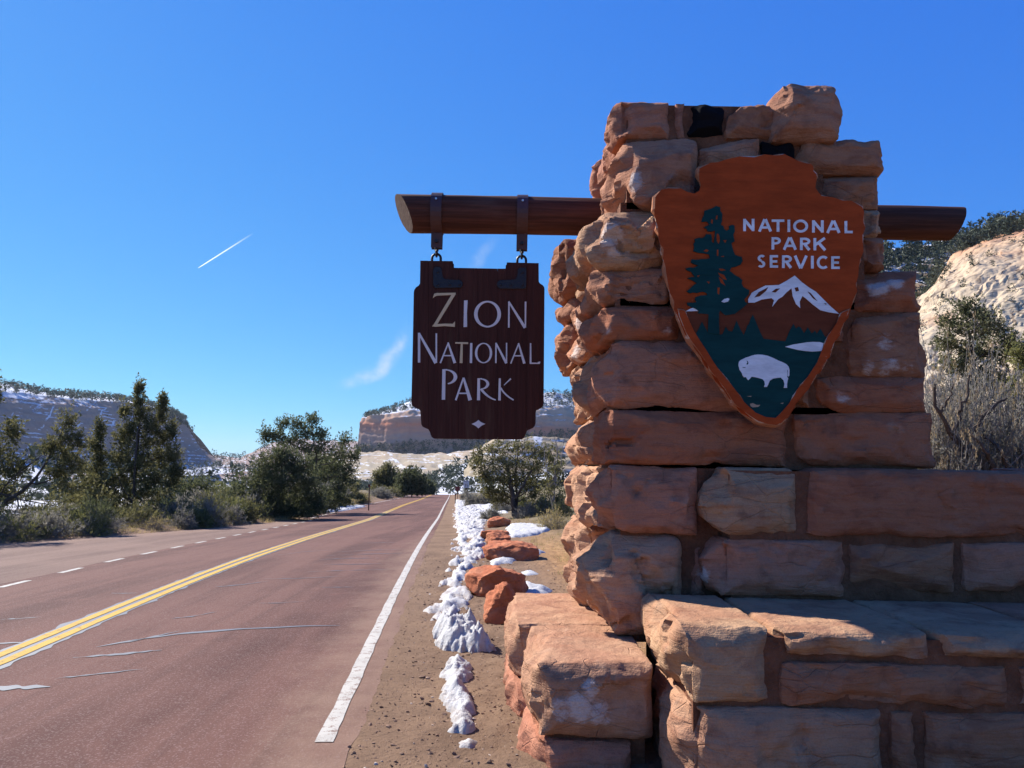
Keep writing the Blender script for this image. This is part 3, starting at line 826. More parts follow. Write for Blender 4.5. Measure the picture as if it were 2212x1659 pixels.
# low snowy ridge in the gap
rowsG = [
    [(380, 1040, 900), (500, 1036, 900), (620, 1036, 900), (800, 1036, 900)],
    [(380, 1015, 1000), (470, 1002, 1000), (530, 1000, 1000), (620, 1000, 1000), (800, 1000, 1000)],
    [(380, 1000, 1200), (445, 978, 1200), (480, 986, 1200), (520, 990, 1200), (548, 976, 1200), (580, 958, 1200), (640, 950, 1200), (800, 960, 1200)],
    [(380, 1000, 1500), (600, 1000, 1500), (800, 1000, 1500)]]
P, F, vv, nv = loft(rowsG, 120, [6, 14, 5], 7, (2.0, 10), 51.1, 0.012)
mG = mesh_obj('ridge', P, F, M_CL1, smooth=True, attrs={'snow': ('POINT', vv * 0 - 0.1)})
tag(mG, 'low snowy ridge in the gap between the mesas', 'ridge', kind='structure')
pts = pick(P, vv, 0.2, 1.9, 260, 31)
fo = scatter_forest('ridge_forest', M_FAR, pts, rng.uniform(5, 9, len(pts)), 33, 20)
tag(fo, 'scattered trees on the low ridge in the gap', 'forest', kind='stuff')

# valley woods left of the road
vx = rng.uniform(-190, -24, 2600); vy = rng.uniform(60, 330, 2600)
k = (vx < left_edge(vy) - 14) & (fbm(np.stack([vx * 0.03, vy * 0.03, vx * 0], 1), 2) > -0.15)
vx, vy = vx[k], vy[k]
fo = scatter_forest('valley_woods', M_FAR, np.stack([vx, vy, ground_z(vx, vy)], 1), rng.uniform(1.8, 4.6, len(vx)), 43, 85, blade=0.16)
tag(fo, 'distant pinyon woods on the valley floor left of the road', 'forest', kind='stuff')

# sunlit cliff and wooded slope at the right edge
M_CL4 = mat_cliff('cream_cliff', [(0.0, (0.47, 0.38, 0.26)), (0.5, (0.49, 0.39, 0.265)), (0.74, (0.47, 0.35, 0.235)), (0.86, (0.46, 0.25, 0.14)), (1.0, (0.44, 0.20, 0.10))], 0, 62, -1.0, (0.55, 0.40, 0.26), (0.05, 0.05, 0.10), cracks=0.16, bmp=0.35)
rowsR = [
    [(1850, 1040, 100), (1990, 1035, 98), (2100, 1030, 96), (2250, 1020, 96), (2450, 1010, 100)],
    [(1850, 870, 118), (1990, 855, 116), (2100, 840, 114), (2250, 830, 112), (2450, 820, 114)],
    [(1860, 760, 136), (1990, 740, 133), (2100, 720, 130), (2250, 700, 127), (2450, 690, 128)],
    [(1900, 720, 158), (1992, 655, 156), (2040, 600, 154), (2110, 560, 150), (2250, 530, 146), (2450, 500, 145)],
    [(1960, 690, 172), (2000, 645, 170), (2055, 560, 168), (2100, 540, 162), (2160, 520, 158), (2230, 500, 152), (2450, 450, 150)],
    [(1980, 680, 190), (2020, 632, 190), (2070, 548, 185), (2160, 505, 184), (2250, 485, 184), (2450, 430, 190)]]
P, F, vv, nv = loft(rowsR, 290, [8, 18, 56, 42, 5], 1.3, (0.0, 2.6), 61.1, 0.07, slant=0.75)
mR = mesh_obj('cliff', P, F, M_CL4, smooth=False, attrs={'snow': ('POINT', vv * 0)})
tag(mR, 'sunlit cream and orange cliff right of the stone pillar', 'cliff', kind='structure')
pts = np.concatenate([pick(P, vv, 2.0, 3.9, 130, 41), pick(P, vv, 4.3, 5.0, 130, 42)])
hh = np.r_[rng.uniform(0.6, 2.0, 130), rng.uniform(2, 4.5, 130)]
fo = scatter_forest('cliff_scrub', M_FAR, pts, hh, 44, 60, blade=0.2)
tag(fo, 'dark scrub clinging to the cream cliff and its rim', 'scrub', kind='stuff')
M_SLOPE = mat_cliff('rocky_slope', [(0.0, (0.26, 0.19, 0.13)), (0.6, (0.36, 0.25, 0.16)), (1.0, (0.34, 0.26, 0.18))], 20, 70, 0.02, (0.20, 0.15, 0.10), (0.04, 0.04, 0.15))
rowsS = [
    [(1500, 1020, 150), (1900, 1010, 160), (2000, 1005, 180), (2100, 1000, 190), (2450, 1000, 200)],
    [(1600, 800, 180), (1900, 760, 182), (2000, 700, 190), (2100, 600, 196), (2450, 520, 210)],
    [(1500, 760, 200), (1900, 640, 205), (2000, 590, 210), (2100, 540, 215), (2450, 480, 225)],
    [(1450, 720, 225), (1700, 600, 226), (1915, 540, 228), (2000, 532, 232), (2060, 522, 235), (2100, 508, 235), (2150, 494, 235), (2212, 480, 240), (2450, 440, 240)],
    [(1450, 740, 300), (1915, 545, 300), (2100, 515, 300), (2450, 450, 300)]]
P, F, vv, nv = loft(rowsS, 160, [12, 16, 18, 4], 2.4, (1.2, 5.0), 71.1, 0.05)
mS = mesh_obj('mountain_slope', P, F, M_SLOPE, smooth=True, attrs={'snow': ('POINT', 0.30 * smoothstep(2.2, 2.9, vv) * smoothstep(60, 105, 0 * vv + P[:, 0] * -1 + 195))})
tag(mS, 'steep wooded rocky slope above the cream cliff', 'mountain', kind='structure')
pts = np.concatenate([pick(P, vv, 0.6, 2.5, 520, 51), pick(P, vv, 2.4, 3.3, 420, 52)])
fo = scatter_forest('slope_woods', M_FAR, pts, rng.uniform(2.2, 5.2, len(pts)), 53, 60, blade=0.22)
tag(fo, 'pinyon woods on the steep slope right of the pillar', 'forest', kind='stuff')

# ------------------------------------------------------------------ masonry
LIME = []          # (world point, radius, strength)
def lime_at(P):
    L = np.zeros(len(P))
    for c, r, s in LIME:
        d = np.linalg.norm((P - c) / np.array([1.0, 1.0, 1.0]), axis=1)
        L = np.maximum(L, s * smoothstep(r, r * 0.25, d))
    return L
def lattice(nx, ny, nz):
    """welded surface lattice of a box: integer coords and quads"""
    Q = []
    def face(a, b, fixed, axis, flip):
        I, J = np.meshgrid(np.arange(a), np.arange(b), indexing='ij')
        q = []
        for di, dj in ((0, 0), (1, 0), (1, 1), (0, 1)):
            c = np.zeros((a, b, 3), np.int64)
            o = [k for k in range(3) if k != axis]
            c[..., o[0]] = I + di; c[..., o[1]] = J + dj; c[..., axis] = fixed
            q.append(c)
        q = np.stack(q, 2).reshape(-1, 4, 3)
        Q.append(q[:, ::-1] if flip else q)
    face(ny, nz, 0, 0, True); face(ny, nz, nx, 0, False)
    face(nx, nz, 0, 1, False); face(nx, nz, ny, 1, True)
    face(nx, ny, 0, 2, True); face(nx, ny, nz, 2, False)
    q = np.concatenate(Q)
    key = (q[..., 0] * 100003 + q[..., 1]) * 100003 + q[..., 2]
    u, first, inv = np.unique(key.ravel(), return_index=True, return_inverse=True)
    return q.reshape(-1, 3)[first], inv.reshape(-1, 4)

TONES = {
    'blush': (0.47, 0.265, 0.158), 'pink': (0.46, 0.220, 0.128), 'tan': (0.48, 0.290, 0.165), 'red': (0.39, 0.140, 0.072), 'buff': (0.47, 0.31, 0.185),
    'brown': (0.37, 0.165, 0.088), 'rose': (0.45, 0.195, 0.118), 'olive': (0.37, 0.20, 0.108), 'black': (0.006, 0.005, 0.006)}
def stone(par, X0, X1, Z0, Z1, Y0, Y1, tone, seed, res=0.0128, bf=0.035, bl=0.05, rf=0.02, rl=0.05, rnd=0.011, cuts=10, cut=0.05, top=0.0,
          taper=(0, 0), mat=None, name='stone', label=None, dyl=0.0, right=False):
    """one rock-faced block: rounded, pillowed, split by flat spalls and scalloped by chipping.
    bf/bl: swell of front/left face; rf/rl: chip depth of front/left face; taper: shift of left edge at bottom/top"""
    r = np.random.default_rng(seed)
    rl, bl, cut = rl * 0.42, bl * 0.68, cut * 0.65
    W, D, H = X1 - X0, Y1 - Y0, Z1 - Z0
    nx, nz = max(4, int(W / res)), max(4, int(H / res))
    ny = max(4, int(D / (res * (2.2 if (bl > 0 or right) else 6.0))))
    ic, F = lattice(nx, ny, nz)
    uvw = ic / np.array([nx, ny, nz]) * 2 - 1                 # -1..1
    uvw[:, 1] = np.sign(uvw[:, 1]) * np.abs(uvw[:, 1])
    hs = np.array([W, D, H]) / 2
    b = uvw * hs
    rr = min(rnd, hs.min() * 0.7)
    q = np.clip(b, -(hs - rr), hs - rr)
    n = b - q
    ln = np.linalg.norm(n, axis=1); ln[ln == 0] = 1
    n = n / ln[:, None]
    p = q + n * rr
    u, v, w_ = uvw.T
    wf = np.clip(-n[:, 1], 0, 1); wl_ = np.clip(-n[:, 0], 0, 1); wr_ = np.clip(n[:, 0], 0, 1)
    ctr = np.array([(X0 + X1) / 2, (Y0 + Y1) / 2, (Z0 + Z1) / 2])
    p[:, 1] -= (0.012 + 0.35 * bf) * wf * (1 - np.abs(u) ** 8) * (1 - np.abs(w_) ** 6)
    lbul = (1 - np.abs(w_) ** 2.5) * (1 - np.abs(v) ** 4)
    p[:, 0] -= bl * wl_ * lbul
    if right: p[:, 0] += bl * wr_ * (1 - np.abs(w_) ** 2.5)
    # flat spalls along edges
    for k in range(cuts):
        e = r.integers(0, 3)
        d = np.array([[-1, -0.8, r.normal() * 0.4], [r.normal() * 0.35, -1, r.choice([-1, 1]) * r.uniform(0.6, 1.6)], [-1, r.normal() * 0.3, r.choice([-1, 1]) * r.uniform(0.5, 1.5)]][e])
        if e == 1: d[1] = -1.0
        d /= np.linalg.norm(d)
        c = r.uniform(-1, 1, 3) * hs
        sup = np.sign(d) * hs * (np.abs(d) > 0.25) + c * (np.abs(d) <= 0.25)
        o = d @ sup - cut * r.uniform(0.3, 1.0)
        s = p @ d - o
        # keep the spall local
        t = p - sup
        loc = np.exp(-((t - (t @ d)[:, None] * d) ** 2).sum(1) / (2 * r.uniform(0.12, 0.3) ** 2))
        p -= np.clip(s, 0, None)[:, None] * d * np.clip(loc * 1.6, 0, 1)[:, None]
    # small chips knocked off the front edges
    for k in range(int(14 + 22 * (W + H))):
        e = r.integers(0, 4)
        sx_ = r.uniform(-1, 1) if e < 2 else (-1 if e == 2 else 1)
        sz_ = (-1 if e == 0 else 1) if e < 2 else r.uniform(-1, 1)
        d = np.array([sx_ if e >= 2 else r.normal() * 0.25, -r.uniform(0.6, 1.6), sz_ if e < 2 else r.normal() * 0.25]); d /= np.linalg.norm(d)
        sup = np.array([sx_, -1, sz_]) * hs
        o = d @ sup - r.uniform(0.006, 0.022) * (1.6 if e == 2 else 1)
        s = p @ d - o
        t = p - sup
        loc = np.exp(-(t ** 2).sum(1) / (2 * r.uniform(0.025, 0.085) ** 2))
        p -= np.clip(s, 0, None)[:, None] * d * np.clip(loc * 2.0, 0, 1)[:, None]
    # scallops: lower envelope of tilted bowls
    patch = 0.18 + 0.82 * smoothstep(0.0, 0.35, fbm((b + seed * 5.1) * 3.2, 3))
    edge = smoothstep(0.80, 0.99, np.maximum(np.abs(u), np.abs(w_)))
    amp = rf * wf * np.maximum(patch, 0.25 * edge) + rl * np.maximum(wl_, wr_ if right else 0) + 0.35 * rf * (1 - wf) * (1 - wl_)
    near = np.exp(-((b[:, 0] + hs[0]) / 0.14) ** 2) * wf       # the front face is rough by its arris
    amp = amp + near * np.clip(rl - rf, 0, None) * 0.8
    nle = np.maximum(smoothstep(0.72, 0.97, np.abs(w_)), smoothstep(0.72, 0.97, u) if not right else 0)
    amp = amp * (1 - 0.72 * nle * (1 - wl_))
    P = p + ctr
    for M, g, cc, wt in ((int(8 + 22 * W * H + 16 * D * H), 0.55, 5.0, 1.0), (int(40 + 160 * (W * H + D * H)), 0.6, 11.0, 0.35)):
        S = P[r.integers(0, len(P), M)]
        G = r.normal(size=(M, 3)) * g
        O = r.uniform(-0.5, 0.5, M)
        d = np.full(len(P), 1e9)
        for k in range(M):
            t = P - S[k]
            dk = O[k] * 0.06 + t @ G[k] * 0.35 + cc * (t * t).sum(1)
            np.minimum(d, dk, out=d)
        d = d - np.percentile(d, 60)
        d = np.clip(d, -0.055, 0.05)
        p += n * (d / 0.05 * wt * amp)[:, None]
    # broken facets: small tilted planes with crisp steps between them
    Pw = P + 0.03 * np.stack([perlin(P * 9 + 31 * k + seed) for k in range(3)], 1)
    for cell, wt in ((0.15, 0.55), (0.055, 0.22)):
        M = int(min(260, 6 + 1.1 * (W * H + D * H) / cell ** 2))
        S = Pw[r.integers(0, len(P), M)]
        best = np.full(len(P), 1e9); bi = np.zeros(len(P), int)
        for k in range(M):
            t = ((Pw - S[k]) ** 2).sum(1)
            m_ = t < best
            best[m_] = t[m_]; bi[m_] = k
        G = r.normal(size=(M, 3)) * 0.45
        O = r.uniform(-0.8, 0.5, M)
        d = O[bi] + ((Pw - S[bi]) * G[bi]).sum(1) / (cell * 0.6)
        p += n * (np.clip(d, -1.6, 1.2) * amp * wt)[:, None]
    off = seed * 3.7
    lay = fbm(np.stack([P[:, 0] * 2.5, P[:, 1] * 2.5, P[:, 2] * 17 + 0.8 * fbm(P * 3 + off, 2)], 1) + off, 3)
    step = np.floor(lay * 4.0 + 0.5) / 4.0
    p += n * ((0.0045 * step + 0.0015 * lay) * (wf + wl_ * 0.8))[:, None]
    p += n * (fbm(P * 7 + off, 4) * (0.003 + 0.10 * amp))[:, None]
    rid = 0.35 - np.abs(perlin(P * 15 + off)) - 0.5 * np.abs(perlin(P * 33 + off))
    p += n * ((0.0035 + 0.16 * amp) * rid + 0.0022 * fbm(P * 38 + off, 2))[:, None]
    # chipping must not shrink the block away from its joints
    for ax_, (lo_, hi_) in ((0, (-hs[0], hs[0])), (2, (-hs[2], hs[2]))):
        mL = np.median(p[uvw[:, ax_] < -0.999, ax_]); mR = np.median(p[uvw[:, ax_] > 0.999, ax_])
        tL, tR = min(mL, lo_), max(mR, hi_)
        p[:, ax_] = tL + (p[:, ax_] - mL) * (tR - tL) / (mR - mL)
    P = p + ctr
    # lean of the left side: taper=(bottom, top) shift
    k = (uvw[:, 2] + 1) / 2
    P[:, 0] += (taper[0] * (1 - k) + taper[1] * k) * (1 - (uvw[:, 0] + 1) / 2)
    o = mesh_obj(name, P, F, mat or (M_BLACK if tone == 'black' else M_STONE), par, smooth=True, attrs={'lime': ('POINT', lime_at(P))})
    o.data.set_sharp_from_angle(angle=math.radians(32))
    c = np.array(TONES[tone]) * r.uniform(0.92, 1.08) if tone != 'black' else np.array(TONES[tone])
    o.color = (*c, 1)
    if label: o['label'] = label
    return o
K = 0.875
DP, DW, DPL = 5.20 * K, 5.00 * K, 4.05 * K      # pillar face, low wall face, plinth face
def rect(x0, x1, y0, y1, D):
    x0, x1, y0, y1 = x0 - 1.5, x1 + 1.5, y0 - 2.2, y1 + 2.2
    a, b_ = at(x0, (y0 + y1) / 2, D), at(x1, (y0 + y1) / 2, D)
    c, d = at((x0 + x1) / 2, y1, D), at((x0 + x1) / 2, y0, D)
    return a[0], b_[0], c[2], d[2]
def add_lime(px, py, D, r, s=1.0): LIME.append((at(px, py, D * K), r * K, s))
for a in [(1352, 385, 5.05, .17, 1.15), (1345, 355, 5.05, .10, 1.0), (1338, 425, 5.08, .10, .9), (1322, 510, 5.08, .15, .95), (1330, 545, 5.1, .09, .9), (1285, 715, 5.1, .12, 1.0), (1310, 720, 5.1, .14, 1.05), (1455, 722, 5.12, .13, .8),
          (1900, 615, 5.15, .13, .95), (1940, 605, 5.15, .10, .9), (1880, 800, 5.12, .12, .9), (1930, 800, 5.12, .14, 1.0), (1975, 802, 5.12, .12, .95),
          (1825, 857, 5.13, .09, .8), (1920, 738, 5.14, .10, .75), (1480, 965, 5.1, .10, .8), (1514, 1242, 5.15, .10, .9), (1250, 1530, 4.4, .14, .85), (1210, 1540, 4.4, .12, .7), (1300, 1545, 4.4, .12, .75), (1275, 1490, 4.4, .09, .6),
          (1148, 1540, 4.5, .10, .8), (2150, 1590, 3.95, .10, .8), (2080, 1590, 3.95, .10, .6), (1335, 1320, 5.15, .04, .6), (1240, 700, 6.4, .18, .7), (1250, 760, 6.3, .16, .8), (1880, 475, 5.16, .07, .7)]:
    add_lime(*a)

pillar = empty('stone_pillar', 'tall tapering pillar of rough red sandstone blocks carrying the arrowhead emblem', 'stone pillar', (1.27, 5.5, 0))
def pst(x0, x1, y0, y1, tone, seed, depth=0.55, D=DP, **kw):
    if D > 4.7: D *= K
    X0, X1, Z0, Z1 = rect(x0, x1, y0, y1, D)
    return stone(pillar, X0, X1, Z0, Z1, D, D + depth * K, tone, seed, **kw)
def side(x, y0, y1, d0, d1, tone, seed, bl=0.06, rl=0.05, out=0.0, **kw):
    """block on the left flank, from depth d0 to d1; its height read at the front arris"""
    X, _, Z0, Z1 = rect(x, x + 10, y0, y1, DP)
    return stone(pillar, X - out, X + 0.45, Z0, Z1, d0 * K, d1 * K, tone, seed, bl=bl, rl=rl, **kw)
# course 1 (top)
pst(1338, 1446, 215, 293, 'rose', 101, 1.0, bl=0.05, rl=0.05, rf=0.03)
side(1338, 215, 293, 6.22, 7.3, 'rose', 102, bl=0.06, rl=0.07)
pst(1457, 1481, 222, 297, 'rose', 103, 0.5, bl=0.0, rl=0.01)
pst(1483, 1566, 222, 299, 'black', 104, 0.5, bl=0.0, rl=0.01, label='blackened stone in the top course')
pst(1568, 1690, 223, 298, 'brown', 105, 0.5, bl=0.0, rl=0.02)
pst(1688, 1812, 174, 297, 'pink', 106, 0.75, D=5.12, bl=0.05, rl=0.016, rf=0.02, taper=(-0.05, 0.02), cuts=8, cut=0.06, right=True)
# course 2
pst(1344, 1506, 293, 449, 'pink', 110, 1.0, D=5.10, bl=0.10, rl=0.06, rf=0.035, cuts=16, cut=0.12, taper=(0.02, 0.03))
side(1334, 297, 449, 6.12, 6.62, 'rose', 111, bl=0.08, rl=0.07)
side(1334, 297, 374, 6.64, 7.3, 'rose', 112, bl=0.08, rl=0.07)
pst(1509, 1642, 299, 372, 'pink', 112, 0.5, bl=0, rl=0.02)
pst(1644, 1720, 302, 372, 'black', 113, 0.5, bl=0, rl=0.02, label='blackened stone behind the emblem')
pst(1722, 1904, 299, 372, 'brown', 114, 0.8, bl=0.02, rl=0.02, right=True)
pst(1509, 1770, 376, 446, 'brown', 115, 0.5, bl=0, rl=0.02)
pst(1774, 1902, 375, 446, 'brown', 116, 0.8, bl=0.02, rl=0.02, right=True)
# course 3
pst(1288, 1440, 452, 572, 'tan', 120, 0.95, D=5.12, bl=0.16, rl=0.06, rf=0.04, rnd=0.10, cuts=14, cut=0.10)
side(1296, 516, 572, 6.1, 6.65, 'tan', 121, bl=0.05)
pst(1444, 1860, 452, 572, 'brown', 122, 0.4, bl=0, rl=0.02)
pst(1864, 1906, 451, 508, 'tan', 123, 0.5, bl=0.02, rl=0.03, rnd=0.06, right=True)
pst(1864, 1914, 512, 579, 'brown', 124, 0.8, bl=0.02, rl=0.02, right=True)
# blocks of the far corner, standing proud of the flank
Xq = rect(1200, 1262, 514, 640, 6.66 * K)
stone(pillar, Xq[0] + 0.03, Xq[0] + 0.5, Xq[2], Xq[3], 6.66 * K, 7.3 * K, 'brown', 125, bl=0.05, rl=0.05, rf=0.02, rnd=0.06, cuts=8)
# course 4
pst(1296, 1450, 576, 655, 'pink', 130, 1.05, bl=0.08, rl=0.05, rf=0.025, cuts=10, rnd=0.06)
side(1292, 576, 655, 6.27, 6.75, 'pink', 131, bl=0.10)
pst(1454, 1846, 577, 664, 'red', 132, 0.4, bl=0, rl=0.02)
pst(1852, 1988, 582, 670, 'red', 133, 0.9, bl=0.02, rl=0.02, right=True)
Xq = rect(1213, 1245, 644, 690, 6.72 * K)
stone(pillar, Xq[0] + 0.03, Xq[0] + 0.5, Xq[2], Xq[3], 6.72 * K, 7.3 * K, 'pink', 134, bl=0.05, rl=0.05, rnd=0.04)
# course 5
pst(1294, 1474, 662, 732, 'red', 140, 0.9, bl=0.09, rl=0.05, rf=0.02, rnd=0.05, cuts=8)
side(1290, 662, 732, 6.12, 6.7, 'pink', 141, bl=0.13, rl=0.06)
Xq = rect(1210, 1260, 694, 796, 6.72 * K)
stone(pillar, Xq[0] + 0.03, Xq[0] + 0.5, Xq[2], Xq[3], 6.72 * K, 7.3 * K, 'pink', 142, bl=0.06, rl=0.06, rnd=0.04)
pst(1478, 1830, 668, 732, 'red', 143, 0.4, bl=0, rl=0.02)
pst(1834, 1998, 674, 812, 'brown', 144, 0.95, bl=0.02, rl=0.02, rf=0.03, right=True)
# course 6
pst(1307, 1600, 738, 885, 'rose', 150, 0.62, bl=0.05, rl=0.05, rf=0.014, cuts=8, cut=0.05)
side(1304, 738, 880, 5.84, 7.35, 'blush', 151, bl=0.13, rl=0.07)
pst(1604, 1722, 738, 885, 'red', 152, 0.4, bl=0, rl=0.02)
pst(1724, 1752, 818, 880, 'brown', 153, 0.5, bl=0, rl=0.02)
pst(1764, 2006, 815, 889, 'red', 154, 1.0, bl=0.02, rl=0.02, rf=0.016, right=True)
# course 7
pst(1307, 1704, 890, 1003, 'red', 160, 0.7, bl=0.05, rl=0.05, rf=0.018, cuts=9, cut=0.05)
side(1306, 892, 1000, 5.92, 7.35, 'blush', 161, bl=0.12, rl=0.06)
pst(1720, 2018, 892, 1006, 'red', 162, 1.0, bl=0.02, rl=0.02, rf=0.018, right=True)
# course 8 and 9
pst(1312, 1508, 1008, 1153, 'rose', 170, 0.6, D=5.17, bl=0.06, rl=0.07, rf=0.03, cuts=12, cut=0.07)
side(1308, 1010, 1150, 5.80, 7.35, 'blush', 171, bl=0.12, rl=0.08)
pst(1303, 1476, 1160, 1376, 'blush', 180, 0.95, D=5.13, bl=0.13, rl=0.08, rf=0.04, rnd=0.07, cuts=16, cut=0.12)
side(1300, 1160, 1376, 6.1, 7.35, 'blush', 181, bl=0.13, rl=0.08)
pst(1484, 1530, 1161, 1300, 'rose', 182, 0.5, D=5.24, bl=0.0, rl=0.0, rf=0.01, cuts=2)
# right flank behind (seen only from the side) and the mortar heart
for k, (y0, y1) in enumerate([(215, 295), (298, 446), (450, 576), (580, 668), (672, 812), (816, 888), (892, 1002)]):
    Xr = rect(1800 if k == 0 else (1904 if k < 3 else 2000), 1900, y0, y1, DP)
    stone(pillar, Xr[0] - 0.5, Xr[0] - 0.04, Xr[2], Xr[3], 6.25 * K, 7.35 * K, 'brown', 190 + k, res=0.04, bl=0.02, right=True)
# block stepped out at the pillar's foot
ZB = 1.5 - 1.095 * K
DB1 = 4.47 * K
b0 = onz(1160, 1432, ZB); bx = b0[0]
XB1 = at(1412, 1500, DB1)[0]
zb1 = at(1290, 1598, DB1)[2]
stone(pillar, bx - 0.02, XB1, zb1, ZB, DB1, 5.55 * K, 'blush', 201, bf=0.05, bl=0.04, rl=0.035, rf=0.018, cuts=9, cut=0.06)
stone(pillar, bx - 0.10, XB1, zb1 + 0.01, ZB - 0.004, 5.57 * K, 6.95 * K, 'blush', 202, bf=0.02, bl=0.07, rl=0.04, rf=0.02, cuts=8)
stone(pillar, bx + 0.0, at(1365, 1630, DB1)[0], -0.25, at(1290, 1608, DB1)[2], DB1 + 0.02, 5.6 * K, 'rose', 203, bf=0.02, bl=0.08, rl=0.05)
stone(pillar, bx - 0.10, bx + 0.4, -0.25, zb1 + 0.0, 5.4 * K, 6.9 * K, 'rose', 204, bf=0.02, bl=0.08, rl=0.05)
cm = MB()
Xa = at(1345, 600, DP)[0]
for x0, x1, y0, y1 in [(1344, 1780, 226, 449), (1330, 1870, 440, 660), (1318, 1960, 650, 890), (1325, 1985, 880, 1012), (1330, 1700, 1000, 1390)]:
    X0, X1, Z0, Z1 = rect(x0 + 6, x1, y0, y1, DP)
    cm.box((X0 + 0.02, DP + 0.035, Z0), (X1, 7.3 * K, Z1))
cm.box((bx + 0.06, DB1 + 0.08, -0.1), (XB1 - 0.03, 6.9 * K, ZB - 0.05))
core = cm.build('mortar_core', M_MORTAR, pillar)

# low wall running right, with its stepped foot
wall = empty('low_stone_wall', 'low sandstone block wall with stepped foot right of the pillar', 'stone wall', (2.3, 4.55, 0))
def wst(x0, x1, y0, y1, tone, seed, D=DW, depth=0.55, **kw):
    X0, X1, Z0, Z1 = rect(x0, x1, y0, y1, D)
    return stone(wall, X0, X1, Z0, Z1, D, D + depth, tone, seed, **kw)
ZT = at(1800, 1012, DW)[2]
wst(1558, 1722, 1013, 1156, 'tan', 301, bl=0.10, rl=0.05, rf=0.028, cuts=12, cut=0.07, rnd=0.04)
wst(1736, 2262, 1017, 1161, 'red', 302, rf=0.013, bl=0.0, rl=0.02, bf=0.03)
wst(2274, 2700, 1018, 1161, 'rose', 303, rf=0.016, bl=0.0, rl=0.02, res=0.03)
wst(1562, 1832, 1169, 1287, 'rose', 304, bl=0.09, rl=0.06, rf=0.014, cuts=9, cut=0.06)
wst(1838, 2068, 1171, 1279, 'brown', 305, bl=0.0, rl=0.02, rf=0.018)
wst(2081, 2400, 1174, 1282, 'rose', 306, bl=0.0, rl=0.02, rf=0.010)
wst(2410, 2700, 1174, 1282, 'red', 307, bl=0.0, rl=0.02, res=0.03)
ZL = 1.5 - 0.80 * K
def plt(x0, x1, z0, z1, tone, seed, D=DPL, depth=0.92, **kw):
    X0, X1 = at(x0, 1450, D)[0], at(x1, 1450, D)[0]
    return stone(wall, X0, X1, z0, z1, D, D + depth, tone, seed, **kw)
zj1 = at(1800, 1430, DPL)[2]; zj2 = at(1800, 1531, DPL)[2]; zj3 = at(1580, 1526, DPL)[2]
plt(1480, 1664, zj3 + 0.01, ZL, 'tan', 411, bl=0.06, rl=0.06, rf=0.02, cuts=8, cut=0.06)
plt(1684, 2016, zj1 + 0.008, ZL - 0.003, 'tan', 312, bl=0.0, rl=0.02, rf=0.018, rnd=0.03)
plt(2028, 2330, zj1 + 0.006, ZL - 0.005, 'tan', 313, bl=0.0, rl=0.02, rf=0.02, rnd=0.03)
plt(2340, 2800, zj1 + 0.006, ZL - 0.004, 'pink', 314, bl=0.0, rl=0.02, res=0.03)
plt(1682, 2184, zj2 + 0.004, zj1 - 0.001, 'brown', 415, depth=0.5, bl=0.0, rl=0.012, rf=0.016)
plt(2192, 2500, zj2 + 0.012, zj1 - 0.008, 'pink', 316, depth=0.5, bl=0.0, rl=0.02, rf=0.02, rnd=0.02)
plt(1494, 1908, -0.25, zj2 - 0.004, 'blush', 417, D=4.03 * K, bl=0.08, rl=0.05, rf=0.018, cuts=6)
plt(1920, 1978, -0.25, zj2 - 0.004, 'brown', 418, depth=0.5, bl=0.0, rl=0.0, rf=0.01, cuts=2)
plt(1986, 2300, -0.25, zj2 - 0.002, 'brown', 419, depth=0.5, bl=0.0, rl=0.012, rf=0.014)
plt(2312, 2800, -0.25, zj2 - 0.002, 'pink', 320, depth=0.5, bl=0.0, rl=0.02, res=0.03)
cm = MB()
xl = at(1580, 1100, DW)[0]
cm.box((xl, DW + 0.032, 0.3), (at(2690, 1100, DW)[0], DW + 0.45, ZT - 0.02))
cm.box((at(1500, 1450, DPL)[0], DPL + 0.032, -0.1), (at(2780, 1450, DPL)[0], DW + 0.4, ZL - 0.045))
cm.build('mortar_core', M_MORTAR, wall)

# ------------------------------------------------------------------ flat shapes: boards, letters, emblem
def slab(name, pts, yf, yb, mat, parent, bev=0.0, edge_mat=None):
    """a plate cut to an outline (world x,z), front at yf, back at yb"""
    bm = bmesh.new()
    a = sum(pts[i][0] * pts[(i + 1) % len(pts)][1] - pts[(i + 1) % len(pts)][0] * pts[i][1] for i in range(len(pts)))
    if a < 0: pts = pts[::-1]                                   # counter-clockwise seen from the front (-y)
    n = len(pts)
    fv = [bm.verts.new((x, yf, z)) for x, z in pts]
    bv = [bm.verts.new((x, yb, z)) for x, z in pts]
    ff = bm.faces.new(fv)
    bm.faces.new(bv[::-1])
    for i in range(n):
        f = bm.faces.new((fv[i], bv[i], bv[(i + 1) % n], fv[(i + 1) % n]))
        if edge_mat: f.material_index = 1
    if bev:
        bmesh.ops.bevel(bm, geom=list(ff.edges), offset=bev, segments=1, profile=0.5, affect='EDGES', clamp_overlap=True, material=1 if edge_mat else -1)
    for f in [f for f in bm.faces if len(f.verts) > 4]:
        vs = list(f.verts); mi_ = f.material_index
        tris = tessellate_polygon([[Vector((v.co.x, v.co.z, 0)) for v in vs]])
        bm.faces.remove(f)
        for t in tris:
            try: bm.faces.new([vs[i] for i in t]).material_index = mi_
            except ValueError: pass
    bmesh.ops.recalc_face_normals(bm, faces=bm.faces)
    me = bpy.data.meshes.new(name)
    bm.to_mesh(me); bm.free()
    me.materials.append(mat)
    if edge_mat: me.materials.append(edge_mat)
    o = bpy.data.objects.new(name, me)
    COL.objects.link(o)
    if parent is not None: child(o, parent)
    return o
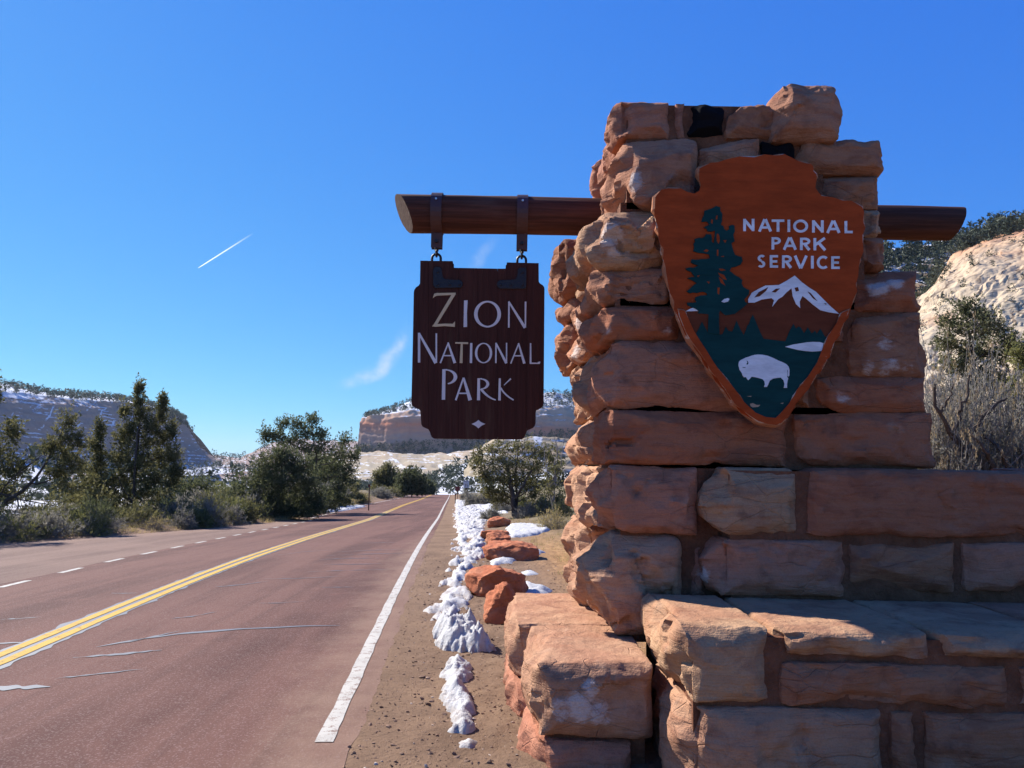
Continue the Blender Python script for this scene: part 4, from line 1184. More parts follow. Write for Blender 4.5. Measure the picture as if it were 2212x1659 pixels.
def conv(kx, ox, ky, oy, D):
    """tracing coordinates to world x,z on the plane y=D"""
    def f(pts):
        W = [at(ox + kx * x, oy + ky * y, D) for x, y in pts]
        return [(w_[0], w_[2]) for w_ in W]
    return f
def quad(x0, y0, w0, x1, y1, w1=None):
    w1 = w0 if w1 is None else w1
    dx, dy = x1 - x0, y1 - y0
    l = math.hypot(dx, dy); nx, ny = -dy / l, dx / l
    return [(x0 + nx * w0 / 2, y0 + ny * w0 / 2), (x1 + nx * w1 / 2, y1 + ny * w1 / 2), (x1 - nx * w1 / 2, y1 - ny * w1 / 2), (x0 - nx * w0 / 2, y0 - ny * w0 / 2)]
def arc(cx, cy, rx, ry, a0, a1, w_side, w_top, n=18):
    """curved stroke, thick at the sides and thin at top and bottom; angles in degrees, 0 = right, 90 = down"""
    o, i = [], []
    for k in range(n + 1):
        a = math.radians(a0 + (a1 - a0) * k / n)
        wd = w_side * abs(math.cos(a)) ** 1.5 + w_top * (1 - abs(math.cos(a)) ** 1.5)
        o.append((cx + (rx) * math.cos(a), cy + (ry) * math.sin(a)))
        i.append((cx + (rx - wd) * math.cos(a), cy + (ry - wd) * math.sin(a)))
    return ('strip', o, i)
def curve(pts, w0, w1, n=10):
    """tapering stroke along a quadratic bend"""
    (x0, y0), (x1, y1), (x2, y2) = pts
    L, Rr = [], []
    for k in range(n + 1):
        t = k / n
        x = (1 - t) ** 2 * x0 + 2 * t * (1 - t) * x1 + t * t * x2
        y = (1 - t) ** 2 * y0 + 2 * t * (1 - t) * y1 + t * t * y2
        dx = 2 * (1 - t) * (x1 - x0) + 2 * t * (x2 - x1); dy = 2 * (1 - t) * (y1 - y0) + 2 * t * (y2 - y1)
        l = math.hypot(dx, dy) or 1
        wd = (w0 + (w1 - w0) * t) / 2
        L.append((x - dy / l * wd, y + dx / l * wd)); Rr.append((x + dy / l * wd, y - dx / l * wd))
    return ('strip', L, Rr)
def letter(name, strokes, f, y, thick, mat, parent):
    """one letter, its strokes joined into one mesh; each stroke a hair prouder than the last so no two faces share a plane"""
    V, Fs, n0 = [], [], 0
    o_all = []
    for k, st in enumerate(strokes):
        if st[0] == 'strip':
            A, B = f(st[1]), f(st[2]); m_ = len(A)
            V_ = [(x, yy, z) for P_, yy in ((A, y - thick - 0.0004 * k), (B, y - thick - 0.0004 * k), (A, y + 0.002), (B, y + 0.002)) for x, z in P_]
            i_ = np.arange(m_ - 1); j_ = i_ + 1
            F_ = [np.stack([i_, j_, j_ + m_, i_ + m_], 1), np.stack([i_, j_, j_ + 2 * m_, i_ + 2 * m_], 1), np.stack([i_ + m_, j_ + m_, j_ + 3 * m_, i_ + 3 * m_], 1)]
            o_ = mesh_obj('stroke', V_, np.concatenate(F_), mat)
            bm_ = bmesh.new(); bm_.from_mesh(o_.data); bmesh.ops.remove_doubles(bm_, verts=bm_.verts, dist=1e-5); bmesh.ops.recalc_face_normals(bm_, faces=bm_.faces); bm_.to_mesh(o_.data); bm_.free()
            o_all.append(o_)
            continue
        o_all.append(slab('stroke', f(st), y - thick - 0.0004 * k, y + 0.002, mat, None))
    bm = bmesh.new()
    for o in o_all:
        bm.from_mesh(o.data)
        me = o.data
        bpy.data.objects.remove(o); bpy.data.meshes.remove(me)
    me = bpy.data.meshes.new(name)
    bm.to_mesh(me); bm.free()
    me.materials.append(mat)
    o = bpy.data.objects.new(name, me); COL.objects.link(o)
    child(o, parent)
    return o

# ------------------------------------------------------------------ log beam
DB = 6.30 * K
logp = empty('log_beam', 'round brown log beam through the stone pillar with slanted sawn ends', 'log beam', (0.5, DB, 3.1))
lc0, lc1 = at(872, 461, DB), at(2064, 484, DB)
r0, r1 = 0.163 * K, 0.140 * K
def build_log():
    n, sd_ = 90, 36
    t = np.linspace(0, 1, n)
    V = []
    th = np.arange(sd_) / sd_ * 2 * np.pi
    ax = lc1 - lc0
    for q in t:
        c = lc0 + ax * q
        rr = r0 + (r1 - r0) * q
        ring = np.stack([np.zeros(sd_), np.cos(th), np.sin(th)], 1)
        rad = rr * (1 + 0.012 * np.sin(th * 3 + 9 * q) + 0.010 * np.sin(th * 2 + 1.7 + 4 * q))
        P = c + ring * rad[:, None]
        P = P + ring * (0.006 * fbm(np.stack([P[:, 0] * 1.2, np.cos(th) * 3, np.sin(th) * 3], 1), 3))[:, None]
        # sawn on the slant: the top overhangs
        k0 = np.clip(1 - q * 14, 0, 1); k1 = np.clip(1 - (1 - q) * 14, 0, 1)
        up = np.sin(th)
        P[:, 0] -= k0 * 0.065 * up
        P[:, 0] += k1 * 0.048 * up
        P[:, 0] -= k0 * 0.045 * np.cos(th)
        V.append(P)
    V = np.concatenate(V)
    i = np.arange(sd_); j = (i + 1) % sd_
    F = np.concatenate([np.stack([k * sd_ + i, k * sd_ + j, (k + 1) * sd_ + j, (k + 1) * sd_ + i], 1) for k in range(n - 1)])
    mesh_obj('log', V, F[:, ::-1], M_LOG, logp, smooth=True)
    for e, ring in ((0, V[:sd_]), (1, V[-sd_:])):
        c = ring.mean(0)
        mesh_obj('sawn_end', np.concatenate([ring, [c]]), np.stack([np.full(sd_, sd_), j, i] if e else [np.full(sd_, sd_), i, j], 1), M_LOGEND, logp)
build_log()

# ------------------------------------------------------------------ hanging board
hang = empty('hanging_sign', 'dark brown wooden board lettered ZION NATIONAL PARK hanging under the log', 'hanging sign', at(1033, 757, DB))
BK = (0.37334, 796.3, 0.37334, 353.9)
DBF = DB - 0.03
fB = conv(*BK, DBF)
BOARD = [(299, 560), (486, 562), (486, 601), (797, 607), (799, 570), (984, 574), (984, 682), (991, 692), (1006, 700), (1016, 712), (1018, 726), (1016, 1000), (1013, 1378), (1010, 1396), (1000, 1410), (985, 1418), (970, 1424), (967, 1440), (966, 1500), (962, 1514), (952, 1526), (936, 1534), (920, 1540), (912, 1552), (907, 1570), (899, 1585), (885, 1594),
         (640, 1592), (378, 1589), (366, 1582), (359, 1568), (354, 1548), (344, 1535), (326, 1528), (312, 1520), (304, 1506), (302, 1470), (299, 1430), (290, 1419), (272, 1411), (258, 1405), (250, 1394), (247, 1378), (255, 1050), (261, 745), (264, 728), (274, 714), (290, 704), (297, 692)]
def clip_x(poly, x, keep_right):
    out = []
    for i in range(len(poly)):
        a, b = poly[i], poly[(i + 1) % len(poly)]
        ia = (a[0] >= x) == keep_right or a[0] == x; ib = (b[0] >= x) == keep_right or b[0] == x
        if ia: out.append(a)
        if ia != ib:
            t = (x - a[0]) / (b[0] - a[0]); out.append((x, a[1] + t * (b[1] - a[1])))
    return out
seams = [345, 520, 632, 745, 912]
cuts_ = [-1e4] + seams + [1e4]
BVN = DBF
for k in range(6):
    pl = clip_x(clip_x(BOARD, cuts_[k] + 0.5, True), cuts_[k + 1] - 0.5, False)
    slab('plank', fB(pl), DBF + (0.0006 if k % 2 else 0.0), DBF + 0.055, M_BOARD, hang, bev=0.001)
cl = []
for i, p in enumerate(BOARD): cl.append(p)
ctr_ = (635, 1080)
slab('back_batten', fB([(635 + (x - 635) * 0.965, 1080 + (y - 1080) * 0.975) for x, y in BOARD]), DBF + 0.012, DBF + 0.05, M_BOARD, hang)
def BL(strokes, mat=M_LETTER): letter('letter', strokes, fB, DBF, 0.0035, mat, hang)
BL([[(371, 778), (380, 752), (392, 748), (504, 746), (503, 758), (396, 763), (384, 768)], quad(494, 752, 19, 383, 936, 17), [(367, 941), (377, 929), (440, 925), (486, 926), (500, 912), (499, 944), (440, 939), (390, 943)]], M_LETTERY)
BL([[(552, 791), (573, 790), (569, 866), (570, 944), (549, 945), (551, 866)]])
BL([arc(688, 870, 78, 77, 0, 360, 21, 9, 48)])
BL([quad(812, 799, 9, 811, 948, 10), quad(810, 797, 10, 905, 949, 17), quad(908, 798, 10, 907, 948, 8)])
BL([quad(292, 978, 13, 292, 1150, 14), quad(291, 980, 12, 389, 1153, 19), quad(392, 981, 9, 392, 1152, 9)])
BL([quad(462, 1034, 7, 415, 1153, 9), quad(459, 1034, 9, 499, 1153, 17), quad(432, 1110, 7, 486, 1110, 7)])
BL([quad(501, 1036, 9, 576, 1038, 11), quad(539, 1040, 12, 535, 1153, 17)], M_LETTERY)
BL([quad(594, 1037, 13, 592, 1153, 14)])
BL([arc(665, 1095, 50, 59, 0, 360, 14, 6, 40)])
BL([quad(737, 1036, 8, 736, 1153, 9), quad(736, 1037, 9, 797, 1154, 15), quad(798, 1036, 8, 798, 1154, 7)])
BL([quad(869, 1038, 7, 822, 1156, 8), quad(867, 1038, 9, 901, 1156, 15), quad(838, 1111, 7, 889, 1111, 7)])
BL([quad(937, 1038, 8, 937, 1156, 11), [(932, 1150), (975, 1151), (988, 1144), (994, 1146), (990, 1158), (932, 1158)]])
BL([quad(436, 1189, 19, 433, 1365, 20), arc(452, 1233, 61, 43, -95, 84, 21, 6), quad(434, 1192, 7, 455, 1191, 7)])
BL([quad(549, 1238, 9, 504, 1368, 11), quad(549, 1238, 12, 588, 1368, 22), quad(524, 1328, 8, 580, 1328, 8)])
BL([quad(637, 1241, 15, 636, 1368, 18), arc(652, 1274, 46, 32, -95, 95, 17, 6), quad(637, 1244, 6, 655, 1243, 6), curve([(650, 1302), (690, 1356), (736, 1366)], 15, 7)])
BL([quad(759, 1241, 12, 757, 1369, 15), quad(823, 1243, 9, 783, 1281, 4), curve([(764, 1296), (786, 1338), (839, 1367)], 10, 8)])
dia = []
for k in range(4):
    a, b = [(595, 1505), (635, 1482), (676, 1505), (635, 1531)][k], [(635, 1482), (676, 1505), (635, 1531), (595, 1505)][k]
    for q in (0, 0.33, 0.66):
        x, y = a[0] + (b[0] - a[0]) * q, a[1] + (b[1] - a[1]) * q
        pull = 0.16 * math.sin(math.pi * q)
        dia.append((x + (635 - x) * pull, y + (1506 - y) * pull))
slab('diamond', fB(dia), DBF - 0.0035, DBF + 0.002, M_LETTER, hang)
br = slab('corner_bracket', fB([(374, 612), (380, 601), (390, 596), (412, 597), (421, 604), (425, 615), (427, 655), (434, 667), (446, 672), (528, 673), (540, 680), (546, 692), (544, 708), (534, 719), (392, 721), (380, 715), (374, 703)]), DBF - 0.010, DBF + 0.001, M_IRON, hang, bev=0.003)
br2 = slab('corner_bracket', fB([(914, 612), (908, 603), (880, 602), (868, 606), (863, 616), (862, 652), (856, 667), (844, 674), (760, 675), (748, 682), (743, 694), (746, 712), (757, 724), (898, 725), (910, 719), (914, 706)]), DBF - 0.010, DBF + 0.001, M_IRON, hang, bev=0.003)
def bolt(parent, px, py, D, rad, mat, name='bolt', h=0.008):
    c = at(px, py, D)
    mb = MB()
    mb.tube([(c[0], D + 0.004, c[2]), (c[0], D - h * 0.6, c[2]), (c[0], D - h, c[2])], [rad, rad, rad * 0.55], 10)
    mb.build(name, mat, parent)
for p_, pts in ((br, [(399, 625), (399, 700), (470, 697), (525, 697)]), (br2, [(889, 628), (889, 702), (820, 700), (764, 700)])):
    for x, y in pts: bolt(p_, BK[1] + BK[0] * x, BK[3] + BK[2] * y, DBF - 0.010, 0.010, M_IRON)
# straps round the log, shackles and rings
def strap(pxc, py_tab, xc):
    q = (at(pxc, 461, DB)[0] - lc0[0]) / (lc1 - lc0)[0]
    c = lc0 + (lc1 - lc0) * q
    rr = (r0 + (r1 - r0) * q) + 0.006
    ztab = at(pxc + 1, py_tab, DB)[2]
    hw = 0.040
    path = []
    for k in range(25):
        a = math.radians(-62 + (180 + 124) * k / 24)
        path.append((math.cos(a + 0) * rr, math.sin(a) * rr))
    path = [(0.022, ztab - c[2])] + [(0.026, -rr * 1.02)] + path + [(-0.030, -rr * 1.02), (-0.022, ztab - c[2])]
    P = np.array(path)
    V, th = [], 0.007
    n = len(P)
    tg = np.gradient(P, axis=0); tg /= np.linalg.norm(tg, axis=1)[:, None]
    nr = np.stack([tg[:, 1], -tg[:, 0]], 1)
    O = P + nr * th
    for k in range(n):
        for (A, x) in ((P, -hw), (P, hw), (O, hw), (O, -hw)):
            V.append((c[0] + x, c[1] + A[k][0], c[2] + A[k][1]))
    F = []
    for k in range(n - 1):
        for e in range(4):
            F.append([k * 4 + e, k * 4 + (e + 1) % 4, (k + 1) * 4 + (e + 1) % 4, (k + 1) * 4 + e])
    F.append([3, 2, 1, 0]); F.append([(n - 1) * 4 + e for e in range(4)])
    V, F = np.array(V), np.array(F)
    o = mesh_obj('strap', V, F, M_STRAP, logp)
    bm = bmesh.new(); bm.from_mesh(o.data); bmesh.ops.recalc_face_normals(bm, faces=bm.faces); bm.to_mesh(o.data); bm.free()
    mb = MB()
    mb.tube([(c[0], c[1] - rr - 0.004, c[2] + 0.066), (c[0], c[1] - rr + 0.045, c[2] + 0.066)], [0.008, 0.008], 8)
    mb.build('rivet', M_RIVET, o)
    mb = MB()
    mb.tube([(c[0], c[1] - 0.05, ztab + 0.045), (c[0], c[1] + 0.05, ztab + 0.045)], [0.014, 0.014], 8)
    mb.build('pin', M_IRON, o)
    # eye stem and ring
    mb = MB()
    zt = ztab + 0.045
    mb.tube([(c[0], c[1], zt), (c[0], c[1], zt - 0.066)], [0.021, 0.014], 8)
    th_ = np.linspace(0, 2 * np.pi, 15)
    mb.tube(np.stack([c[0] + 0 * th_, c[1] + 0.022 * np.cos(th_), zt - 0.082 + 0.022 * np.sin(th_)], 1), 0.009, 7)
    mb.build('eye_bolt', M_IRON, hang)
    zb = at(pxc, 575, DB)[2]
    zt2 = zt - 0.086
    mb = MB()
    th_ = np.linspace(0, np.pi, 11)
    hw2 = 0.032
    pts = [(c[0] + hw2, c[1], zb - 0.03)] + [(c[0] + hw2 * np.cos(a), c[1], zt2 - hw2 + hw2 * np.sin(a)) for a in th_] + [(c[0] - hw2, c[1], zb - 0.03)]
    mb.tube(pts, 0.0095, 8)
    mb.build('ring', M_IRON, hang)
strap(945.5, 537, 0)
strap(1128.5, 541, 0)

# ------------------------------------------------------------------ arrowhead emblem
DE = 4.97 * K
emb = empty('arrowhead_sign', 'burnt orange arrowhead emblem with tree, snowy peak and white bison on the pillar', 'emblem sign', at(1640, 620, DE))
fE = conv(0.3892, 1380.3, 0.3892, 309.7, DE)
ARROW = [(325, 130), (400, 118), (440, 104), (480, 90), (560, 72), (640, 66), (700, 72), (740, 66), (783, 54), (800, 68), (850, 92), (885, 98), (935, 100), (945, 120), (960, 135), (975, 145), (995, 165), (998, 185), (985, 205), (970, 225), (968, 250), (985, 275), (1020, 282), (1040, 305), (1080, 312), (1130, 306), (1180, 318), (1225, 332), (1248, 345), (1250, 380), (1255, 430), (1245, 470), (1252, 510), (1243, 560), (1235, 600), (1238, 650), (1220, 690), (1205, 735), (1215, 780), (1212, 820), (1200, 870), (1175, 920), (1150, 965), (1140, 1010), (1105, 1060), (1085, 1120), (1050, 1180), (1045, 1215), (1000, 1260), (985, 1300), (945, 1360), (900, 1410), (870, 1450), (855, 1480), (830, 1520), (790, 1565), (760, 1578), (710, 1572), (655, 1555), (610, 1520), (570, 1485), (520, 1455), (500, 1415), (475, 1375), (430, 1310), (385, 1270), (375, 1230), (340, 1180), (310, 1140), (275, 1100), (255, 1060), (235, 1010), (215, 960), (205, 920), (185, 880), (180, 820), (160, 770), (140, 720), (135, 680), (145, 640), (125, 590), (130, 560), (118, 510), (95, 470), (105, 430), (95, 390), (76, 365), (80, 290), (130, 265), (160, 238), (210, 240), (225, 258), (265, 280), (310, 290), (345, 270), (355, 230), (345, 200), (322, 165)]
slab('arrowhead_plate', fE(ARROW), DE, DE + 0.055, M_ORANGE, emb, bev=0.012, edge_mat=M_ORANGE_EDGE)
RIM_L = [(258, 935), (275, 985), (300, 1040), (330, 1090), (370, 1150), (400, 1200), (430, 1245), (490, 1310), (505, 1345), (560, 1400), (575, 1440), (640, 1500), (700, 1520), (755, 1530)]
RIM_R = [(775, 1505), (830, 1450), (850, 1400), (880, 1365), (890, 1340), (935, 1300), (985, 1215), (1010, 1160), (1022, 1110), (1040, 1075), (1090, 1010), (1110, 948)]
iR = ARROW.index((1175, 920)); iL = ARROW.index((205, 920))
outer = [(635 + (x - 635) * 0.984, 820 + (y - 820) * 0.988) for x, y in ARROW[iR:iL + 1]]
slab('raised_rim', fE(outer + [(248, 925)] + RIM_L + RIM_R + [(1120, 938)]), DE - 0.016, DE + 0.001, M_ORANGE, emb, bev=0.005, edge_mat=M_ORANGE_EDGE)
e = 0.003
slab('mountain', fE([(258, 935), (330, 932), (450, 930), (560, 915), (600, 886), (606, 866), (626, 832), (662, 812), (702, 792), (776, 789), (820, 766), (862, 739), (900, 773), (940, 803), (980, 828), (1020, 868), (1060, 908), (1110, 948)] + RIM_R[::-1][1:-1] + [(755, 1500)] + RIM_L[::-1][1:-1]), DE - e, DE + 0.001, M_SBROWN, emb)
slab('meadow', fE([(312, 1062), (330, 1030), (348, 990), (360, 1012), (370, 1030), (380, 1050), (445, 1064), (462, 1060), (472, 1036), (480, 1018), (495, 1042), (516, 1046), (530, 1012), (540, 985), (560, 1030), (580, 1065), (592, 1035), (600, 1012), (608, 1005), (616, 980), (630, 952), (645, 985), (660, 1022), (672, 1050), (690, 1085), (750, 1093), (810, 1100), (822, 1072), (835, 1040), (855, 1003), (870, 1030), (882, 1018), (895, 1022), (915, 1055), (935, 1022), (955, 1055), (966, 1050), (975, 1040), (985, 1058), (1005, 1030), (1018, 1052), (1030, 1074)] + RIM_R[::-1][2:-1] + [(757, 1528)] + RIM_L[::-1][1:-2]), DE - 2 * e, DE + 0.001, M_SGREEN, emb)
sn_ = [(862, 735), (900, 770), (940, 800), (980, 825), (1020, 865), (1060, 905), (1108, 947), (1050, 938), (1005, 927), (960, 893), (925, 862), (905, 848), (890, 880), (893, 915), (870, 893), (852, 850), (845, 805), (815, 830), (795, 852), (772, 865), (738, 908), (748, 872), (735, 860), (680, 868), (640, 885), (605, 885), (605, 865), (625, 830), (660, 810), (700, 790), (775, 787), (820, 762)]
snp = slab('snow_cap', fE(sn_), DE - 2 * e, DE + 0.001, M_SWHITE, emb)
for g_ in ([(638, 857), (664, 826), (716, 799), (702, 821), (667, 850)], [(734, 826), (758, 808), (780, 807), (756, 829)], [(862, 803), (880, 799), (886, 820), (868, 824)], [(934, 824), (950, 832), (962, 846), (988, 877), (964, 862)], [(1024, 888), (1038, 890), (1036, 898)]):
    slab('rock_gash', fE(g_), DE - 2.5 * e, DE, M_SBROWN, snp)
slab('snow_field', fE([(258, 933), (285, 918), (310, 910), (326, 922), (332, 931)]), DE - 2 * e, DE + 0.001, M_SWHITE, emb)
TREE = [(380, 1055), (382, 1000), (385, 950), (350, 947), (325, 945), (330, 932), (318, 922), (290, 910), (268, 900), (265, 885), (295, 888), (320, 885), (308, 868), (314, 855), (340, 846), (380, 845), (372, 830), (352, 824), (320, 832), (300, 829), (280, 834), (263, 824), (284, 805), (300, 790), (322, 778), (300, 765), (268, 750), (290, 744), (312, 745), (296, 728), (290, 715), (268, 708), (256, 696), (280, 690), (302, 694), (330, 680), (305, 672), (288, 664), (290, 645), (318, 650), (345, 644), (368, 646), (394, 640), (388, 618), (360, 612), (330, 610), (300, 600), (306, 580), (301, 560), (312, 548), (306, 534), (330, 526), (350, 530), (366, 520), (370, 505), (384, 510), (398, 506), (404, 530), (400, 548), (415, 560), (418, 520), (421, 485), (400, 492), (380, 490), (374, 476), (358, 470), (374, 460), (390, 455), (378, 436), (345, 438), (350, 418), (360, 400), (362, 376), (385, 370), (410, 362), (425, 350), (450, 357), (447, 374), (462, 395), (458, 412), (460, 432), (450, 455), (466, 460), (470, 478), (482, 490), (500, 480), (498, 460), (516, 454), (528, 458), (530, 490), (520, 510), (530, 545), (510, 555), (514, 578), (522, 600), (530, 622), (550, 630), (568, 630), (573, 655), (562, 675), (535, 686), (510, 690), (500, 710), (530, 735), (556, 746), (572, 762), (566, 780), (576, 800), (596, 812), (611, 815), (608, 840), (580, 868), (586, 882), (602, 890), (582, 908), (560, 925), (530, 948), (505, 952), (480, 956), (462, 944), (450, 928), (441, 940), (442, 1000), (446, 1064)]
trp = slab('tree_silhouette', fE(TREE), DE - 3 * e, DE + 0.001, M_SGREEN, emb, bev=0.0015)
for g_ in ([(430, 505), (438, 505), (444, 520), (446, 545), (438, 560), (430, 545), (428, 525)], [(355, 600), (372, 589), (385, 598), (372, 606)], [(465, 541), (484, 539), (476, 556)], [(430, 593), (438, 593), (438, 627), (430, 627)], [(451, 630), (471, 626), (466, 634)], [(440, 698), (462, 698), (480, 706), (452, 711)], [(436, 719), (470, 733), (484, 760), (466, 756), (446, 738)], [(440, 742), (460, 758), (477, 792), (452, 776)], [(320, 737), (336, 734), (326, 746)], [(374, 769), (390, 770), (386, 781)], [(433, 803), (446, 803), (442, 842), (434, 836)], [(426, 406), (434, 402), (432, 426), (423, 424)], [(399, 425), (408, 427), (405, 450), (398, 444)]):
    slab('gap', fE(g_), DE - 3.4 * e, DE, M_ORANGE, trp)
slab('snow_field', fE([(454, 880), (470, 866), (492, 860), (500, 866), (492, 880), (470, 886)]), DE - 3.4 * e, DE, M_SWHITE, emb)
bis = [(560, 1205), (590, 1190), (605, 1187), (620, 1180), (638, 1175), (656, 1173), (684, 1174), (712, 1180), (742, 1192), (770, 1206), (795, 1216), (815, 1226), (828, 1240), (833, 1258), (832, 1290), (826, 1296), (822, 1291), (824, 1262), (818, 1250), (821, 1272), (818, 1296), (826, 1304), (822, 1318), (818, 1336), (820, 1358), (801, 1358), (805, 1336), (800, 1316), (784, 1300), (762, 1303), (740, 1306), (722, 1318), (715, 1338), (708, 1353), (691, 1353), (697, 1338), (694, 1322), (684, 1309), (650, 1300), (622, 1295), (612, 1308), (604, 1316), (597, 1308), (592, 1298), (580, 1299), (572, 1288), (568, 1274), (556, 1258), (550, 1232), (552, 1214)]
bsp = slab('bison', fE(bis), DE - 3 * e, DE, M_SWHITE, emb, bev=0.001)
slab('eye', fE([(595, 1206), (601, 1211), (605, 1222), (598, 1230), (593, 1226), (599, 1218)]), DE - 3.5 * e, DE, M_SGREEN, bsp)
slab('mouth', fE([(572, 1242), (580, 1244), (588, 1243), (588, 1247), (574, 1246)]), DE - 3.5 * e, DE, M_SGREEN, bsp)
slab('lake', fE([(808, 1130), (850, 1118), (900, 1110), (930, 1105), (960, 1103), (1000, 1104), (1020, 1110), (1013, 1153), (960, 1157), (920, 1154), (880, 1148), (840, 1138)]), DE - 3 * e, DE, M_SWHITE, emb)
M_CHIP = plain('bare_wood_chip', (0.38, 0.26, 0.17), 0.8)
for g_ in ([(614, 1446), (630, 1442), (650, 1452), (672, 1452), (660, 1463), (630, 1466), (618, 1460)], [(596, 1404), (622, 1402), (620, 1408)], [(783, 1443), (800, 1439), (796, 1448)]):
    slab('paint_chip', fE(g_), DE - 2.3 * e, DE, M_CHIP, emb)
def EL(ch, x0, x1, y0, y1, s=15):
    w_, h = x1 - x0, y1 - y0
    X = lambda u: x0 + w_ * u
    Y = lambda v: y0 + h * v
    hs = s / 2
    if ch == 'N': st = [quad(x0 + hs, y0, s, x0 + hs, y1, s), quad(x0 + hs, y0 + 6, s, x1 - hs, y1 - 6, s), quad(x1 - hs, y0, s, x1 - hs, y1, s)]
    elif ch == 'A': st = [quad(X(.5) - 2, y0, s, x0 + hs, y1, s), quad(X(.5) + 2, y0, s, x1 - hs, y1, s), quad(X(.22), Y(.68), s * .85, X(.78), Y(.68), s * .85)]
    elif ch == 'T': st = [quad(x0, y0 + hs * .9, s * .9, x1, y0 + hs * .9, s * .9), quad(X(.5), y0, s, X(.5), y1, s)]
    elif ch == 'I': st = [quad(X(.5), y0, s, X(.5), y1, s)]
    elif ch == 'O': st = [arc(X(.5), Y(.5), w_ / 2, h / 2 + 2, 0, 360, s, s * .9, 36)]
    elif ch == 'L': st = [quad(x0 + hs, y0, s, x0 + hs, y1, s), quad(x0, y1 - hs * .9, s * .9, x1, y1 - hs * .9, s * .9)]
    elif ch in 'PR':
        st = [quad(x0 + hs, y0, s, x0 + hs, y1, s), arc(X(.42), Y(.29), w_ * .55, h * .30, -92, 92, s, s * .85), quad(x0, y0 + hs * .8, s * .8, X(.45), y0 + hs * .8, s * .8), quad(x0, Y(.59) - hs * .8, s * .8, X(.45), Y(.59) - hs * .8, s * .8)]
        if ch == 'R': st.append(quad(X(.45), Y(.56), s, x1 - hs, y1, s))
    elif ch == 'K': st = [quad(x0 + hs, y0, s, x0 + hs, y1, s), quad(x1 - hs - 2, y0, s, x0 + hs, Y(.58), s), quad(X(.40), Y(.40), s, x1 - hs, y1, s)]
    elif ch == 'S': st = [arc(X(.52), Y(.27), w_ * .46, h * .28, 90, 325, s * .95, s * .85), arc(X(.48), Y(.735), w_ * .46, h * .28, -90, 145, s * .95, s * .85)]
    elif ch == 'E': st = [quad(x0 + hs, y0, s, x0 + hs, y1, s)] + [quad(x0, yy, s * .85, xx, yy, s * .85) for yy, xx in ((y0 + hs * .85, x1), (Y(.5), X(.9)), (y1 - hs * .85, x1))]
    elif ch == 'V': st = [quad(x0 + hs, y0, s, X(.5) - 1, y1, s), quad(x1 - hs, y0, s, X(.5) + 1, y1, s)]
    elif ch == 'C': st = [arc(X(.55), Y(.5), w_ * .55, h / 2 + 2, 48, 312, s, s * .9, 26)]
    letter('letter', st, fE, DE, 0.003, M_SWHITE, emb)
def line_(word, spans, yl, yr, h):
    xa, xb = spans[0][0], spans[-1][1]
    for ch, (a, b) in zip(word, spans):
        y = yl + (yr - yl) * ((a + b) / 2 - xa) / (xb - xa)
        EL(ch, a, b, y, y + h)
line_('NATIONAL', [(578, 640), (660, 738), (736, 806), (822, 840), (855, 938), (960, 1024), (1038, 1118), (1140, 1185)], 419, 432, 68)
line_('PARK', [(735, 788), (797, 876), (893, 952), (968, 1040)], 521, 527, 68)
line_('SERVICE', [(655, 703), (725, 771), (793, 850), (858, 936), (953, 970), (986, 1051), (1066, 1113)], 619, 628, 70)

# ------------------------------------------------------------------ red boulders along the shoulder
def ico(sub):
    bm = bmesh.new(); bmesh.ops.create_icosphere(bm, subdivisions=sub, radius=1.0)
    V = np.array([v.co[:] for v in bm.verts]); F = np.array([[v.index for v in f.verts] for f in bm.faces]); bm.free()
    return V, F
ICO5, ICO2, ICO1 = ico(5), ico(2), ico(1)
def boulder(name, label, cat, c, size, seed, planes, group, rotz=0.0, rough=0.018):
    r = np.random.default_rng(seed)
    V, F = ICO5
    p = np.sign(V) * np.abs(V) ** 0.75
    pl = list(planes)
    for k in range(7):
        d = r.normal(size=3); d /= np.linalg.norm(d)
        pl.append((*d, r.uniform(0.80, 0.98)))
    for nx, ny, nz, o in pl:
        d = np.array([nx, ny, nz], float); d /= np.linalg.norm(d)
        s = p @ d - o
        p = p - np.clip(s, 0, None)[:, None] * d
    p = p * np.array(size) / 2
    n = V
    p = p + n * (rough * 2.4 * fbm(p * 4.0 + seed, 4) + rough * 0.9 * fbm(p * np.array([26, 26, 60]) * 0.5 + seed, 3) + rough * np.round(2.5 * fbm(p * np.array([3, 3, 9.0]) + seed * 2, 2)) * 0.5)[:, None]
    ca, sa = math.cos(rotz), math.sin(rotz)
    p = p @ np.array([[ca, sa, 0], [-sa, ca, 0], [0, 0, 1]])
    p = p + np.array(c)
    o = mesh_obj(name, p, F, M_ROCK, smooth=True)
    return tag(o, label, cat, group)
GR = 'red boulders lining the shoulder'
def gpt(px, py):
    """ground point under a photo position"""
    d = ray(px, py)
    t = np.concatenate([np.arange(2.5, 30, 0.02), np.arange(30, 140, 0.2)])
    P = EYE + d * t[:, None]
    k = np.argmax(P[:, 2] <= ground_z(P[:, 0], P[:, 1]))
    return P[k]
def put_boulder(x0, x1, y0, y1, seed, planes, label, depth=0.8, rotz=0.0, sink=0.10):
    b = gpt((x0 + x1) / 2, y1 - 3)
    D = b[1] + (x1 - x0) / FPX * b[1] * depth * 0.4
    w_ = (x1 - x0) / FPX * D * 1.06
    zt = at((x0 + x1) / 2, y0, D)[2]
    h = zt - b[2] + sink
    cx_ = at((x0 + x1) / 2, y1, D)[0]
    return boulder('boulder', label, 'boulder', (cx_, D, b[2] - sink + h / 2), (w_, w_ * depth, h * 1.04), seed, planes, GR, rotz)
